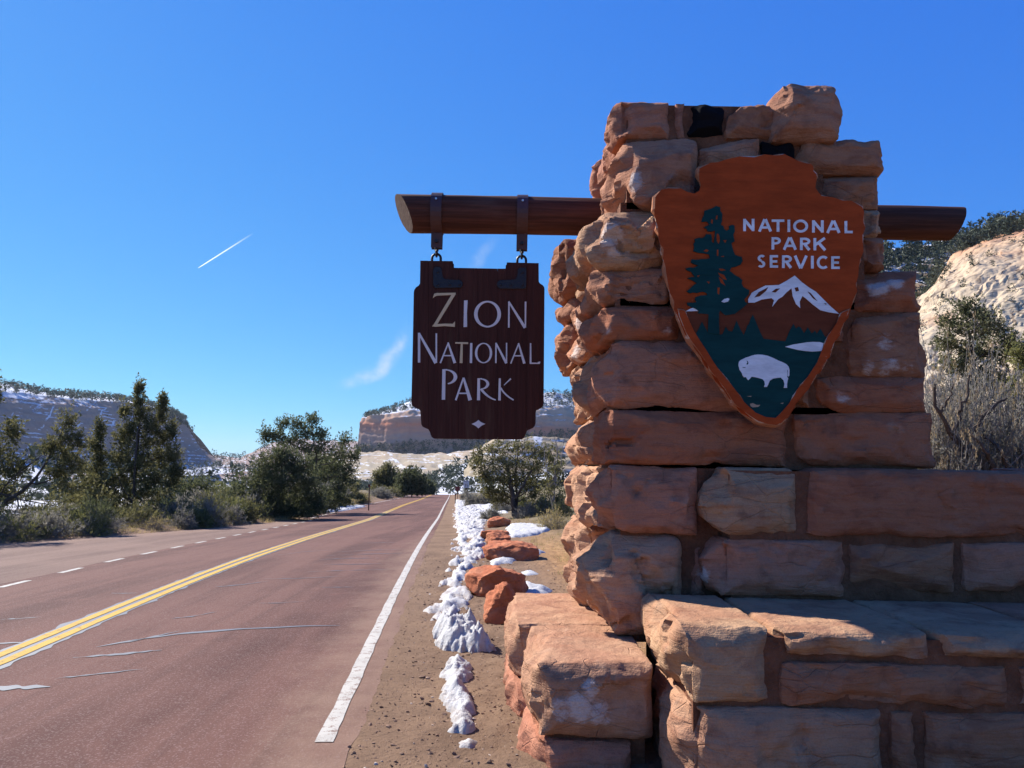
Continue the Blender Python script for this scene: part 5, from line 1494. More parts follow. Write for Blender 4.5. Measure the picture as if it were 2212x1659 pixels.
put_boulder(1011, 1135, 1211, 1294, 1, [(-0.55, -0.2, 1, 0.62), (0.42, 0.1, 1, 0.60), (-1, -0.45, 0.15, 0.80), (0.15, -1, 0.12, 0.72), (1, -0.25, 0.2, 0.86)], 'big upright red boulder with a steep bright left face, second nearest of the row', 0.75)
put_boulder(1050, 1132, 1256, 1352, 2, [(-0.8, -0.35, 0.75, 0.62), (0.75, -0.1, 0.8, 0.55), (-0.25, -1, 0.30, 0.62)], 'pointed red boulder leaning against the corner of the stone base', 0.9)
put_boulder(1049, 1159, 1163, 1213, 3, [(-0.35, -0.2, 1, 0.62), (0.35, -0.1, 1, 0.64), (0, -1, 0.5, 0.70)], 'long low dark red boulder, flattest of the row', 0.8)
put_boulder(1047, 1101, 1147, 1182, 4, [(0.25, -0.2, 1, 0.62), (-1, -0.4, 0.3, 0.7)], 'blocky red boulder touching the far side of the long low one', 0.8)
put_boulder(1039, 1097, 1141, 1166, 5, [(0, 0, 1, 0.55)], 'small half-buried red boulder peeping out behind the blocky one', 0.9)
put_boulder(1054, 1099, 1112, 1142, 6, [(-0.3, -0.3, 1, 0.66), (0.5, 0, 1, 0.72)], 'farthest red boulder of the row, capped with snow', 0.9)

# ------------------------------------------------------------------ snow on the ground
def snow_mesh(name, poly_px, thick, seed, res=0.02, lump=0.5, dirt=0.15, z0=0.0, edge=0.10, holes=0.0):
    """lumpy snow lying on the ground inside an outline read off the photo"""
    W = np.array([gpt(x, y)[:2] for x, y in poly_px])
    lo, hi = W.min(0) - 0.15, W.max(0) + 0.15
    D = W[:, 1].mean()
    nx, ny = int(min(420, (hi[0] - lo[0]) / res)) + 2, int(min(900, (hi[1] - lo[1]) / (res * 1.5))) + 2
    X, Y = np.meshgrid(np.linspace(lo[0], hi[0], nx), np.linspace(lo[1], hi[1], ny))
    P = np.stack([X.ravel(), Y.ravel()], 1)
    # signed distance to the outline
    A = W; B = np.roll(W, -1, 0)
    dist = np.full(len(P), 1e9); inside = np.zeros(len(P), bool)
    for a, b in zip(A, B):
        ab = b - a; t = np.clip(((P - a) @ ab) / (ab @ ab + 1e-12), 0, 1)
        dist = np.minimum(dist, np.linalg.norm(P - a - t[:, None] * ab, axis=1))
        c = ((a[1] > P[:, 1]) != (b[1] > P[:, 1])) & (P[:, 0] < (b[0] - a[0]) * (P[:, 1] - a[1]) / (b[1] - a[1] + 1e-12) + a[0])
        inside ^= c
    sd_ = np.where(inside, dist, -dist)
    Q = np.column_stack([P, np.zeros(len(P))])
    sd_ = sd_ + edge * (1.1 * fbm(Q * 4 + seed, 4) + 0.25 * fbm(Q * 20 + seed, 2))
    if holes: sd_ = np.minimum(sd_, edge * 1.3) + holes * edge * (3.4 * fbm(Q * np.array([4, 2.0, 1]) + seed * 3, 4, 0.6) - 0.7)
    prof = np.clip(sd_ / (edge * 1.6), -1, 1)
    prof = np.sign(prof) * np.abs(prof) ** 0.65
    lumps = 1 + lump * (0.9 * fbm(Q * 5 + seed * 2, 4, 0.6) + 0.7 * np.abs(fbm(Q * 11 + seed, 3)))
    h = thick * prof * np.where(prof > 0, lumps, 1) + 0.25 * thick * lump * fbm(Q * 26 + seed, 3) * (prof > 0)
    h = np.maximum(h, -0.06)
    Z = ground_z(P[:, 0], P[:, 1]) + h
    V = np.column_stack([P, Z])
    F = grid_faces(nx, ny)
    keep = (h[F] > -0.045).any(1)
    F = F[keep]
    used = np.unique(F); mp = np.full(len(V), -1); mp[used] = np.arange(len(used))
    dv = dirt + 0.5 * smoothstep(0.10, 0.0, h) * (0.4 + dirt)
    return mesh_obj(name, V[used], mp[F], M_SNOW, smooth=True, attrs={'dirt': ('POINT', dv[used])})
o = snow_mesh('snow_bank', [(985, 1080), (983, 1120), (988, 1150), (984, 1175), (986, 1205), (968, 1238), (958, 1262), (950, 1290), (935, 1302), (936, 1340), (985, 1330), (1030, 1318), (1018, 1296), (1008, 1262), (1020, 1230), (1046, 1206), (1050, 1180), (1046, 1160), (1045, 1135), (1060, 1108), (1050, 1092), (1020, 1086), (1004, 1080)], 0.06, 3, 0.026, 0.8, 0.30, holes=1.0)
tag(o, 'long lumpy bank of old snow along the dirt shoulder', 'snow bank', kind='stuff')
GS = 'old snow heaps on the shoulder'
o = snow_mesh('snow_heap', [(936, 1368), (938, 1402), (985, 1406), (1022, 1410), (1072, 1412), (1066, 1392), (1030, 1378), (1005, 1366), (960, 1358)], 0.17, 5, 0.012, 0.6, 0.28, edge=0.08)
tag(o, 'largest snow heap, steep-fronted, at the near end of the snow bank', 'snow heap', GS)
o = snow_mesh('snow_heap', [(972, 1432), (960, 1452), (956, 1476), (990, 1482), (1012, 1470), (1016, 1446), (1006, 1432)], 0.075, 6, 0.012, 0.7, 0.28, edge=0.06)
tag(o, 'small round snow heap just nearer than the steep-fronted one', 'snow heap', GS)
o = snow_mesh('snow_heap', [(962, 1492), (956, 1512), (966, 1545), (968, 1582), (1000, 1588), (1026, 1578), (1020, 1545), (1024, 1515), (1008, 1494), (985, 1488)], 0.08, 7, 0.012, 0.7, 0.30, edge=0.06)
tag(o, 'long narrow dirty snow heap in the middle of the near shoulder', 'snow heap', GS)
o = snow_mesh('snow_heap', [(992, 1606), (990, 1616), (1012, 1624), (1036, 1618), (1040, 1602), (1016, 1599)], 0.035, 8, 0.012, 0.6, 0.35, edge=0.045)
tag(o, 'thin scrap of snow nearest the camera on the dirt shoulder', 'snow heap', GS)
for k, (pl, th, lb) in enumerate([([(1100, 1136), (1092, 1150), (1098, 1162), (1140, 1160), (1188, 1146), (1184, 1138), (1140, 1134)], 0.07, 'smooth white snow sheet behind the far boulders'),
                                  ([(1060, 1212), (1062, 1222), (1100, 1218), (1150, 1206), (1176, 1192), (1160, 1186), (1130, 1196), (1090, 1210)], 0.05, 'snow strip in the shade of the long low boulder'),
                                  ([(1118, 1262), (1122, 1286), (1150, 1296), (1182, 1290), (1186, 1276), (1160, 1268), (1134, 1260)], 0.06, 'snow patch half in shade between the pointed boulder and the pillar'),
                                  ([(1128, 1236), (1130, 1243), (1150, 1243), (1160, 1238), (1146, 1233)], 0.03, 'tiny snow patch on the ochre ground near the pillar'),
                                  ([(1040, 1094), (1046, 1104), (1080, 1110), (1098, 1108), (1084, 1098), (1062, 1090)], 0.08, 'snow patch under the shrubs beyond the boulders')]):
    o = snow_mesh('snow_patch', pl, th, 20 + k, 0.03, 0.25, -0.2, edge=0.07)
    tag(o, lb, 'snow patch', 'snow patches among the boulders')
o = snow_mesh('snow_patch', [(690, 1104), (700, 1108), (740, 1106), (790, 1096), (770, 1092), (730, 1096)], 0.12, 31, 0.06, 0.3, 0.0, edge=0.15)
tag(o, 'snow patch at the left verge of the road under the trees', 'snow patch', 'snow patches among the boulders')

# pebbles, crumbs of dirt and bits of gravel on the shoulder
def pebbles(name, n, seed, xr, yr, size, mat, label):
    r = np.random.default_rng(seed)
    V0, F0 = ICO1
    y = yr[0] + (yr[1] - yr[0]) * r.random(n) ** 1.6
    x = xw(y) + xr[0] + (xr[1] - xr[0]) * r.random(n)
    ok = ~((y > 3.7) & (x > 0.10) & (y < 6.4))
    x, y = x[ok], y[ok]; n = len(x)
    s = size * r.lognormal(0, 0.55, n)
    z = ground_z(x, y) + s * 0.15
    R = r.normal(size=(n, 3, 3)) * 0.22 + np.eye(3) * np.array([1, 0.9, 0.6])
    V = np.einsum('nij,kj->nki', R, V0) * s[:, None, None] * r.uniform(0.75, 1.25, (n, len(V0), 1)) + np.stack([x, y, z], 1)[:, None, :]
    F = (F0[None] + (np.arange(n) * len(V0))[:, None, None]).reshape(-1, 3)
    o = mesh_obj(name, V.reshape(-1, 3), F, mat, attrs={'tint': ('FACE', np.repeat(r.random(n), len(F0)))})
    return tag(o, label, 'gravel', kind='stuff')
def mat_pebble():
    m, t, b = new_mat('pebble')
    t.l.new(t.ramp(attr(t, 'tint'), [(0, (0.10, 0.06, 0.04)), (0.55, (0.22, 0.13, 0.085)), (0.85, (0.30, 0.18, 0.11)), (1, (0.55, 0.45, 0.36))]), b.inputs['Base Color'])
    return m
M_PEB = mat_pebble()
pebbles('gravel', 12000, 3, (0.10, 2.3), (2.6, 14), 0.0036, M_PEB, 'small pebbles strewn over the dirt shoulder')
pebbles('dirt_clods', 260, 4, (0.25, 2.0), (2.6, 9), 0.006, M_PEB, 'larger crumbs of dirt and stones on the shoulder')

# ------------------------------------------------------------------ trees and shrubs
def tris(P, D, L, W, r):
    """leaf blades: narrow triangles from P along D"""
    S = np.cross(D, r.normal(size=D.shape)); S /= np.linalg.norm(S, axis=1)[:, None] + 1e-9
    V = np.stack([P - S * W[:, None] / 2, P + S * W[:, None] / 2, P + D * L[:, None]], 1)
    return V.reshape(-1, 3), np.arange(len(P) * 3).reshape(-1, 3)
def bend(a, b, r, n=9, amp=0.12, sag=0.0):
    t = np.linspace(0, 1, n)
    L = np.linalg.norm(b - a)
    P = a + (b - a) * t[:, None]
    ph = r.random(3) * 9
    w_ = np.sin(np.pi * t)
    P = P + (np.stack([perlin(np.stack([t * 2.2 + ph[k], np.full(n, ph[k] * 3), np.full(n, 1.7 * k)], 1)) for k in range(3)], 1)) * amp * L * w_[:, None]
    P[:, 2] -= sag * L * w_
    return P
def tree(name, label, cat, base_px, D, clumps, leaf, seed, leafL=0.075, dens=1.0, trunk_r=0.12, group='junipers and pinyons along the road', up=0.5, bare=0.0, base=None, gap=0.45, limbs=None, bark=None, tint=(0.0, 1.0), lref=None):
    """clumps: (px, py, rx, ry[, depth shift]) read off the photo at distance D"""
    r = np.random.default_rng(seed)
    bx_, by_ = base_px
    b0 = at(bx_, by_, D); b0[2] = ground_z(b0[0:1], b0[1:2])[0] - 0.05
    e = empty(name, label, cat, b0, group)
    k = D / FPX
    bark_mb = MB()
    LP, LD, LT = [], [], []
    cs = []
    for c in clumps:
        dz = c[4] if len(c) > 4 else r.normal() * 0.25 * c[2] * k
        ctr = at(c[0], c[1], D + dz); ctr[1] = D + dz
        cs.append((ctr, np.array([c[2] * k, 0.5 * (c[2] + min(c[2], c[3])) * k, c[3] * k])))
    top = max(c[0][2] + c[1][2] * 0.5 for c in cs)
    tc_ = max(cs, key=lambda c: c[0][2])
    tpt = tc_[0] + np.array([0, 0, tc_[1][2] * 0.4])
    trunk = bend(b0, tpt, r, 16, 0.06)
    hs_ = trunk[:, 2]
    trunk_r *= 0.62
    bark_mb.tube(trunk, np.linspace(trunk_r, trunk_r * 0.15, 16), 7)
    for ctr, rad in cs:
        # limb from the trunk up to the clump
        j = int(np.clip(np.searchsorted(hs_, ctr[2] - 0.45 * np.linalg.norm(ctr[:2] - b0[:2]) - rad[2] * 0.3), 1, 14))
        lb = bend(trunk[j], ctr, r, 8, 0.12, -0.06)
        r0_ = trunk_r * (1 - j / 18) * 0.55
        bark_mb.tube(lb, np.linspace(r0_, r0_ * 0.3, 8), 5, cap=False)
        vol = rad[0] * rad[1] * rad[2]
        ntw = int(2.8 * dens * (26 + 95 * vol ** 0.75 / (leafL / 0.075) ** 1.5))
        u = r.normal(size=(ntw, 3)); u /= np.linalg.norm(u, axis=1)[:, None]
        rr_ = r.random(ntw) ** (1 / 2.0)
        ext = r.uniform(0.8, 1.15, (ntw, 1)) + (r.random((ntw, 1)) < 0.10) * r.uniform(0.1, 0.55, (ntw, 1))
        tip = ctr + u * rr_[:, None] * rad * ext
        tip[:, 2] += np.clip(ext[:, 0] - 1.15, 0, 1) * rad[2] * 0.5
        # gaps: leave out twigs where a coarse noise is low
        keep = fbm(tip / (0.55 * max(0.35, rad.mean())) + seed * 3.3, 2) > -gap * 0.5 - 0.10 + (0.25 if gap > 0.6 else 0)
        tip, u = tip[keep], u[keep]
        for q in r.choice(len(tip), min(len(tip), int(6 + 14 * bare + 5 * vol ** 0.5)), replace=False):
            tw = bend(ctr + (r.random(3) - 0.5) * rad * 0.6, tip[q], r, 5, 0.12)
            bark_mb.tube(tw, np.linspace(r0_ * 0.28, r0_ * 0.08 + 0.002, 5), 4, cap=False)
        m = 13
        d = u * 0.8 + np.array([0, 0, up]) + r.normal(size=u.shape) * 0.35
        d /= np.linalg.norm(d, axis=1)[:, None]
        sp = 0.16 + 0.05 * r.random((len(tip), 1))
        sp = sp * (leafL / 0.075)
        s = r.random((len(tip), m, 1))
        P = tip[:, None, :] + d[:, None, :] * (s - 0.55) * sp[:, None, :] * 2.2 + r.normal(size=(len(tip), m, 3)) * sp[:, None, :] * 0.42 * (1.15 - s)
        dd_ = d[:, None, :] * 0.9 + r.normal(size=(len(tip), m, 3)) * 0.65
        dd_ /= np.linalg.norm(dd_, axis=2)[..., None]
        LP.append(P.reshape(-1, 3)); LD.append(dd_.reshape(-1, 3))
        LT.append(np.clip(np.repeat(r.random(len(tip)), m) * 0.75 + r.random(len(tip) * m) * 0.35 - 0.05, 0, 1))
    for lm in (limbs or []):
        pts = [at(p[0], p[1], p[2] * (D / lref if lref else 1)) for p in lm[0]]
        P = resample(pts, 14); P[1:-1] += r.normal(size=(12, 3)) * 0.02
        bark_mb.tube(P, np.linspace(lm[1], lm[2], 14), 6)
    P, Dd, Tt = np.concatenate(LP), np.concatenate(LD), np.concatenate(LT)
    Lr = leafL * r.uniform(0.75, 1.6, len(P))
    V, F = tris(P, Dd, Lr, Lr * 0.6, r)
    mesh_obj('crown', V, F, leaf, e, attrs={'tint': ('FACE', tint[0] + (tint[1] - tint[0]) * Tt)})
    bark_mb.build('trunk', bark or M_BARK, e, smooth=True)
    return e
def shrub(name, label, c, rad, h, leaf, seed, stems=60, leafL=0.03, leaves=30, wood=None, group='sagebrush and low scrub', spread=1.0, stem_r=0.004, cat='shrub', plume=None, upright=0.5, base_spread=0.15, leaf_from=0.35):
    r = np.random.default_rng(seed)
    c = np.array(c, float)
    D0 = c[1]
    c[2] = ground_z(c[0:1], c[1:2])[0] - 0.02
    e = empty(name, label, cat, c, group)
    mb = MB()
    LP, LD, LT, PP, PD = [], [], [], [], []
    for k in range(stems):
        th = r.random() * 2 * np.pi
        el = np.arccos(1 - r.random() * (1 - math.cos(math.radians(80)) * 0.2) * spread) if spread <= 1 else np.arccos(1 - r.random())
        d = np.array([math.sin(el) * math.cos(th), math.sin(el) * math.sin(th), math.cos(el)])
        L = r.uniform(0.7, 1.08)
        tip = c + d * np.array([rad, rad, h]) * L
        a = c + np.array([r.normal() * rad * base_spread, r.normal() * rad * base_spread, 0])
        P = bend(a, tip, r, 7, 0.26, 0.05)
        mb.tube(P, np.linspace(stem_r, stem_r * 0.35, 7), 4, cap=False)
        fork = []
        for q in range(4 if D0 < 15 else 3):
            j = r.integers(2, 6)
            t2 = P[j] + (P[-1] - P[j]) * r.uniform(0.7, 1.1) + r.normal(size=3) * np.array([rad, rad, h * 0.8]) * 0.2
            Q = bend(P[j], t2, r, 5, 0.1)
            mb.tube(Q, np.linspace(stem_r * 0.5, stem_r * 0.25, 5), 3, cap=False)
            fork.append(Q)
        for Q in [P] + fork:
            n = leaves // 2
            s = r.uniform(leaf_from, 1.0, n) * (len(Q) - 1)
            i = np.minimum(s.astype(int), len(Q) - 2); f = (s - i)[:, None]
            pos = Q[i] * (1 - f) + Q[i + 1] * f + r.normal(size=(n, 3)) * leafL * 0.4
            dd_ = (Q[-1] - Q[0]); dd_ = dd_ / (np.linalg.norm(dd_) + 1e-9)
            dv = dd_ * 0.8 + np.array([0, 0, upright]) + r.normal(size=(n, 3)) * 0.45
            LP.append(pos); LD.append(dv / np.linalg.norm(dv, axis=1)[:, None]); LT.append(np.clip(r.random() * 0.6 + r.random(n) * 0.4, 0, 1))
            if plume and r.random() < plume[1]:
                n = 16
                s = r.random((n, 1))
                base = Q[-1] - dd_ * 0.02
                PP.append(base + (dd_ * 0.6 + np.array([0, 0, 0.6])) * s * plume[2] + r.normal(size=(n, 3)) * plume[2] * 0.08)
                pv = dd_ * 0.5 + np.array([0, 0, 1.0]) + r.normal(size=(n, 3)) * 0.3
                PD.append(pv / np.linalg.norm(pv, axis=1)[:, None])
    mb.build('stems', wood or M_TWIG, e)
    P, Dd, Tt = np.concatenate(LP), np.concatenate(LD), np.concatenate(LT)
    Lr = leafL * r.uniform(0.6, 1.4, len(P))
    V, F = tris(P, Dd, Lr, Lr * 0.32, r)
    mesh_obj('foliage', V, F, leaf, e, attrs={'tint': ('FACE', Tt)})
    if PP:
        P, Dd = np.concatenate(PP), np.concatenate(PD)
        Lr = plume[2] * 0.35 * r.uniform(0.6, 1.3, len(P))
        V, F = tris(P, Dd, Lr, Lr * 0.22, r)
        mesh_obj('plumes', V, F, plume[0], e, attrs={'tint': ('FACE', r.random(len(P)))})
    return e

# left verge, near group
tree('juniper_tree', 'olive juniper cut off by the left edge of the photo', 'tree', (-40, 1150), 27.0,
     [(-60, 900, 40, 70), (30, 930, 22, 34), (-10, 985, 50, 45), (30, 1010, 40, 30), (-60, 1050, 70, 60), (10, 1065, 40, 30), (-30, 1110, 50, 25)], M_JUNIPER, 1, 0.08, 0.8, 0.12)
tree('pinyon_tree', 'tall pine of which one bough enters at the upper left edge', 'tree', (-150, 1150), 24.0,
     [(-12, 852, 14, 22), (-60, 800, 40, 60), (-110, 900, 60, 80), (-160, 780, 60, 60), (-170, 980, 70, 70)], M_JUNIPER, 2, 0.07, 0.9, 0.14)
tree('leaning_juniper', 'half bare juniper with one long limb leaning to the right', 'tree', (-40, 1125), 26.0,
     [(148, 912, 20, 28), (135, 945, 28, 22), (172, 950, 11, 22), (110, 965, 26, 18), (140, 985, 40, 18), (160, 1010, 32, 26), (120, 1020, 20, 14), (150, 1050, 40, 18)], M_JUNIPER, 3, 0.07, 0.62, 0.05, bare=0.6, lref=22.0,
     limbs=[([(-60, 1130, 22.0), (-10, 1100, 22.0), (40, 1068, 22), (80, 1028, 22), (110, 985, 22), (128, 945, 22), (146, 905, 22)], 0.10, 0.02),
            ([(60, 1045, 22.0), (100, 1040, 22.1), (150, 1022, 22.2), (185, 1000, 22.3)], 0.035, 0.012), ([(-40, 1090, 21.5), (40, 1108, 21.5), (120, 1106, 21.5), (190, 1092, 21.6)], 0.03, 0.008),
            ([(-30, 1060, 21.5), (50, 1080, 21.4), (110, 1092, 21.4), (160, 1075, 21.4)], 0.03, 0.008), ([(-20, 1130, 21.4), (60, 1118, 21.3), (120, 1125, 21.3), (200, 1112, 21.4)], 0.025, 0.007), ([(20, 1140, 21.4), (40, 1090, 21.4), (30, 1050, 21.4), (48, 1010, 21.4)], 0.03, 0.008)])
tree('juniper_tree', 'slender juniper left of the tall pointed one', 'tree', (212, 1130), 31.0,
     [(213, 925, 9, 22), (208, 955, 16, 20), (216, 985, 20, 22), (205, 1015, 26, 24), (220, 1045, 28, 24), (190, 1070, 36, 28), (225, 1090, 40, 26), (170, 1100, 40, 26)], M_JUNIPER, 4, 0.078, 0.9, 0.07)
tree('juniper_tree', 'tall pointed dark juniper with twin spires, tallest on the left', 'tree', (294, 1142), 31.0,
     [(301, 838, 7, 16), (299, 862, 12, 18), (305, 892, 18, 22), (268, 890, 9, 24), (351, 868, 6, 20), (348, 895, 12, 24), (330, 920, 24, 28), (285, 925, 26, 30), (266, 945, 20, 30), (352, 945, 22, 32), (372, 930, 10, 22), (310, 960, 34, 30), (260, 990, 24, 28), (345, 990, 32, 28), (376, 985, 16, 26), (300, 1005, 34, 28), (270, 1035, 34, 30), (330, 1035, 36, 30), (370, 1040, 24, 28), (250, 1070, 34, 26), (300, 1075, 36, 28), (350, 1080, 34, 28), (270, 1110, 36, 22), (340, 1115, 38, 22), (384, 1018, 14, 12), (250, 1128, 40, 14), (310, 1132, 40, 12), (370, 1128, 36, 14)],
     M_JUNIPER, 5, 0.075, 0.95, 0.12, gap=0.25, lref=26.0, limbs=[([(294, 1140, 26), (290, 1060, 25.4), (293, 980, 25.4), (300, 920, 25.6)], 0.08, 0.03), ([(290, 1090, 25.5), (268, 1060, 25.0), (255, 1030, 24.8)], 0.035, 0.012)])
tree('juniper_tree', 'young bushy juniper at the foot of the slender one', 'tree', (180, 1140), 29.0,
     [(190, 1050, 26, 30), (170, 1085, 34, 28), (210, 1085, 34, 28), (190, 1115, 46, 20)], M_JUNIPER, 6, 0.072, 0.9, 0.05, tint=(0.2, 1.0))
tree('pinyon_tree', 'low dark green bush of a pinyon behind the grey sage', 'tree', (440, 1118), 40.0,
     [(430, 1050, 30, 26), (460, 1070, 34, 26), (400, 1065, 26, 24), (425, 1095, 46, 20), (480, 1090, 30, 22)], M_JUNIPER_B, 7, 0.09, 0.9, 0.07)
tree('juniper_tree', 'broad dense dark juniper left of the road', 'tree', (600, 1116), 35.5,
     [(610, 985, 36, 22), (580, 1005, 40, 28), (640, 1005, 40, 28), (555, 1040, 44, 32), (610, 1035, 50, 36), (660, 1045, 38, 36), (520, 1070, 40, 28), (580, 1080, 50, 32), (645, 1085, 50, 30), (480, 1090, 40, 26), (540, 1100, 50, 20), (690, 1085, 22, 28), (600, 1108, 50, 12), (560, 1112, 44, 12), (650, 1106, 44, 12)], M_JUNIPER_B, 8, 0.08, 1.05, 0.13)
tree('juniper_tree', 'open-crowned taller juniper behind the broad dark one', 'tree', (690, 1106), 42.0,
     [(612, 915, 20, 18), (590, 940, 28, 16), (572, 935, 16, 20), (640, 912, 20, 16), (676, 905, 18, 16), (660, 935, 30, 22), (695, 940, 18, 18), (625, 950, 34, 18), (690, 970, 30, 22), (650, 975, 36, 24), (745, 950, 16, 18), (735, 980, 26, 22), (765, 985, 14, 18), (720, 1010, 34, 26), (755, 1020, 22, 24), (690, 1030, 30, 26), (735, 1055, 32, 24), (715, 1080, 30, 20), (700, 1096, 34, 12), (745, 1078, 24, 14)], M_JUNIPER_B, 9, 0.09, 0.7, 0.13, gap=0.15)
for i, (x0, x1, y0, y1, D, lb) in enumerate([(806, 866, 1000, 1062, 62, 'left of the pair of round junipers where the road drops'), (858, 922, 1008, 1064, 60, 'right, darker one of the round junipers where the road drops'),
                                            (905, 935, 1040, 1066, 70, 'smallest juniper beside the road where it drops out of sight')]):
    w_ = (x1 - x0) * 1.1; h_ = y1 - y0; cx_ = (x0 + x1) / 2
    D = gpt(cx_, y1 + 3)[1]
    if not 45 < D < 130: D = 100.0
    tree('juniper_tree', lb, 'tree', (cx_, y1), D, [(cx_, y0 + h_ * .25, w_ * .22, h_ * .22), (cx_ - w_ * .2, y0 + h_ * .5, w_ * .28, h_ * .26), (cx_ + w_ * .2, y0 + h_ * .5, w_ * .28, h_ * .26), (cx_, y0 + h_ * .75, w_ * .46, h_ * .22), (cx_ - w_ * .25, y0 + h_ * .9, w_ * .3, h_ * .12), (cx_ + w_ * .25, y0 + h_ * .9, w_ * .3, h_ * .12)], M_JUNIPER_B if i else M_JUNIPER, 20 + i, 0.0021 * D, 1.2, 0.15)
tree('juniper_tree', 'juniper throwing its shadow across the far road, mostly hidden', 'tree', (770, 1078), 63.0,
     [(690, 1000, 30, 26), (700, 1040, 40, 26), (720, 1020, 34, 30), (740, 1045, 30, 22)], M_JUNIPER_B, 30, 0.14, 1.3, 0.2)
# right verge
tree('juniper_tree', 'wide ragged juniper under the hanging sign right of the road', 'tree', (1112, 1112), 25.0,
     [(1065, 968, 34, 22), (1120, 965, 34, 20), (1165, 975, 30, 22), (1034, 985, 14, 26), (1050, 1005, 36, 22), (1100, 1000, 40, 26), (1155, 1010, 40, 26), (1195, 1000, 26, 30), (1048, 1030, 22, 18), (1080, 1035, 38, 20), (1130, 1040, 40, 20), (1180, 1045, 40, 26), (1095, 1062, 28, 16), (1150, 1070, 30, 16), (1205, 1080, 26, 24), (1056, 1058, 26, 16), (1076, 1078, 26, 14), (1170, 1090, 34, 16)], M_JUNIPER, 40, 0.058, 0.62, 0.10, bare=0.8, gap=0.35,
     limbs=[([(1112, 1114, 24.9), (1110, 1085, 24.8), (1104, 1050, 24.8), (1096, 1010, 24.9)], 0.11, 0.04), ([(1110, 1080, 24.8), (1130, 1050, 24.6), (1150, 1015, 24.6)], 0.06, 0.02)])
tree('dead_juniper', 'bare grey twigs rising behind the pillar edge', 'tree', (1195, 1100), 22.0, [(1190, 1050, 26, 26), (1200, 1010, 20, 14)], M_JUNIPER, 41, 0.06, 0.3, 0.06, bare=3.0, bark=M_TWIG,
     limbs=[([(1195, 1100, 22), (1185, 1030, 22), (1172, 960, 22)], 0.03, 0.006), ([(1195, 1080, 22), (1200, 1000, 22), (1205, 935, 22)], 0.03, 0.005), ([(1190, 1060, 22), (1205, 990, 22), (1196, 930, 22)], 0.02, 0.005), ([(1195, 1050, 22), (1215, 980, 22), (1222, 940, 22)], 0.02, 0.005)])
tree('juniper_tree', 'dense green juniper above the grey sagebrush by the pillar', 'tree', (2110, 1020), 15.0,
     [(2085, 665, 30, 22), (2125, 680, 34, 22), (2060, 695, 34, 26), (2105, 710, 50, 32), (2155, 715, 36, 28), (2045, 735, 34, 26), (2090, 755, 50, 32), (2145, 765, 46, 32), (2180, 745, 26, 26), (2060, 790, 44, 26), (2120, 810, 56, 36), (2170, 830, 40, 36), (2080, 850, 50, 36), (2130, 900, 60, 46), (2080, 940, 50, 40)], M_PINYON, 50, 0.050, 0.85, 0.12, gap=0.1)
tree('juniper_tree', 'yellowish juniper at the right edge of the photo', 'tree', (2220, 1020), 12.5,
     [(2215, 770, 30, 30), (2240, 800, 40, 40), (2205, 850, 40, 40), (2190, 920, 36, 36), (2230, 930, 50, 50), (2190, 975, 40, 36), (2240, 1000, 40, 40)], M_YGREEN, 51, 0.045, 1.2, 0.10)
# sagebrush beside the pillar
def gp(px, D):
    p = at(px, 1000, D); return (p[0], p[1], 0)
shrub('big_sagebrush', 'large grey sagebrush with tan plumes right behind the low wall', gp(2100, 9.6), 1.05, 2.15, M_SAGE, 60, 230, 0.042, 60, plume=(M_PLUME, 0.30, 0.12), stem_r=0.010, spread=1, wood=M_TWIG)
shrub('big_sagebrush', 'grey sagebrush close to the right flank of the pillar', gp(2045, 9.0), 0.62, 2.15, M_SAGE, 61, 140, 0.040, 56, plume=(M_PLUME, 0.35, 0.12), stem_r=0.009)
shrub('big_sagebrush', 'grey sagebrush at the right edge, thick with plumes', gp(2195, 9.2), 0.9, 2.0, M_SAGE, 62, 200, 0.042, 58, plume=(M_PLUME, 0.30, 0.13), stem_r=0.010)
sgw = empty('sagebrush_trunk', 'dark twisted sagebrush stem branching behind the low wall', 'shrub', at(2085, 1010, 8.9), 'sagebrush and low scrub')
mb = MB(); rr_ = np.random.default_rng(77)
for pts, a, b in [([(2085, 1020, 8.9), (2078, 960, 8.8), (2040, 915, 8.75), (2022, 870, 8.7), (2018, 830, 8.7)], .045, .018), ([(2082, 985, 8.85), (2105, 930, 8.8), (2130, 890, 8.8), (2175, 860, 8.8)], .035, .012), ([(2060, 935, 8.8), (2075, 890, 8.8), (2090, 850, 8.8), (2095, 810, 8.8)], .028, .01),
                  ([(2150, 1020, 8.7), (2130, 975, 8.6), (2110, 950, 8.6), (2090, 925, 8.7)], .032, .012), ([(2030, 895, 8.75), (2050, 860, 8.7), (2060, 830, 8.7)], .018, .007), ([(2180, 1020, 8.7), (2165, 980, 8.6), (2150, 955, 8.7), (2120, 940, 8.8)], .03, .012)]:
    P = resample([at(*p) for p in pts], 16); P[1:-1] += rr_.normal(size=(14, 3)) * 0.012
    mb.tube(P, np.linspace(a, b, 16), 7)
mb.build('stem', M_BARK, sgw, smooth=True)
shrub('rabbitbrush', 'yellow-green scrub beside the dark sagebrush stem', gp(2175, 8.2), 0.35, 0.75, M_YGREEN, 63, 60, 0.05, 26, stem_r=0.005)
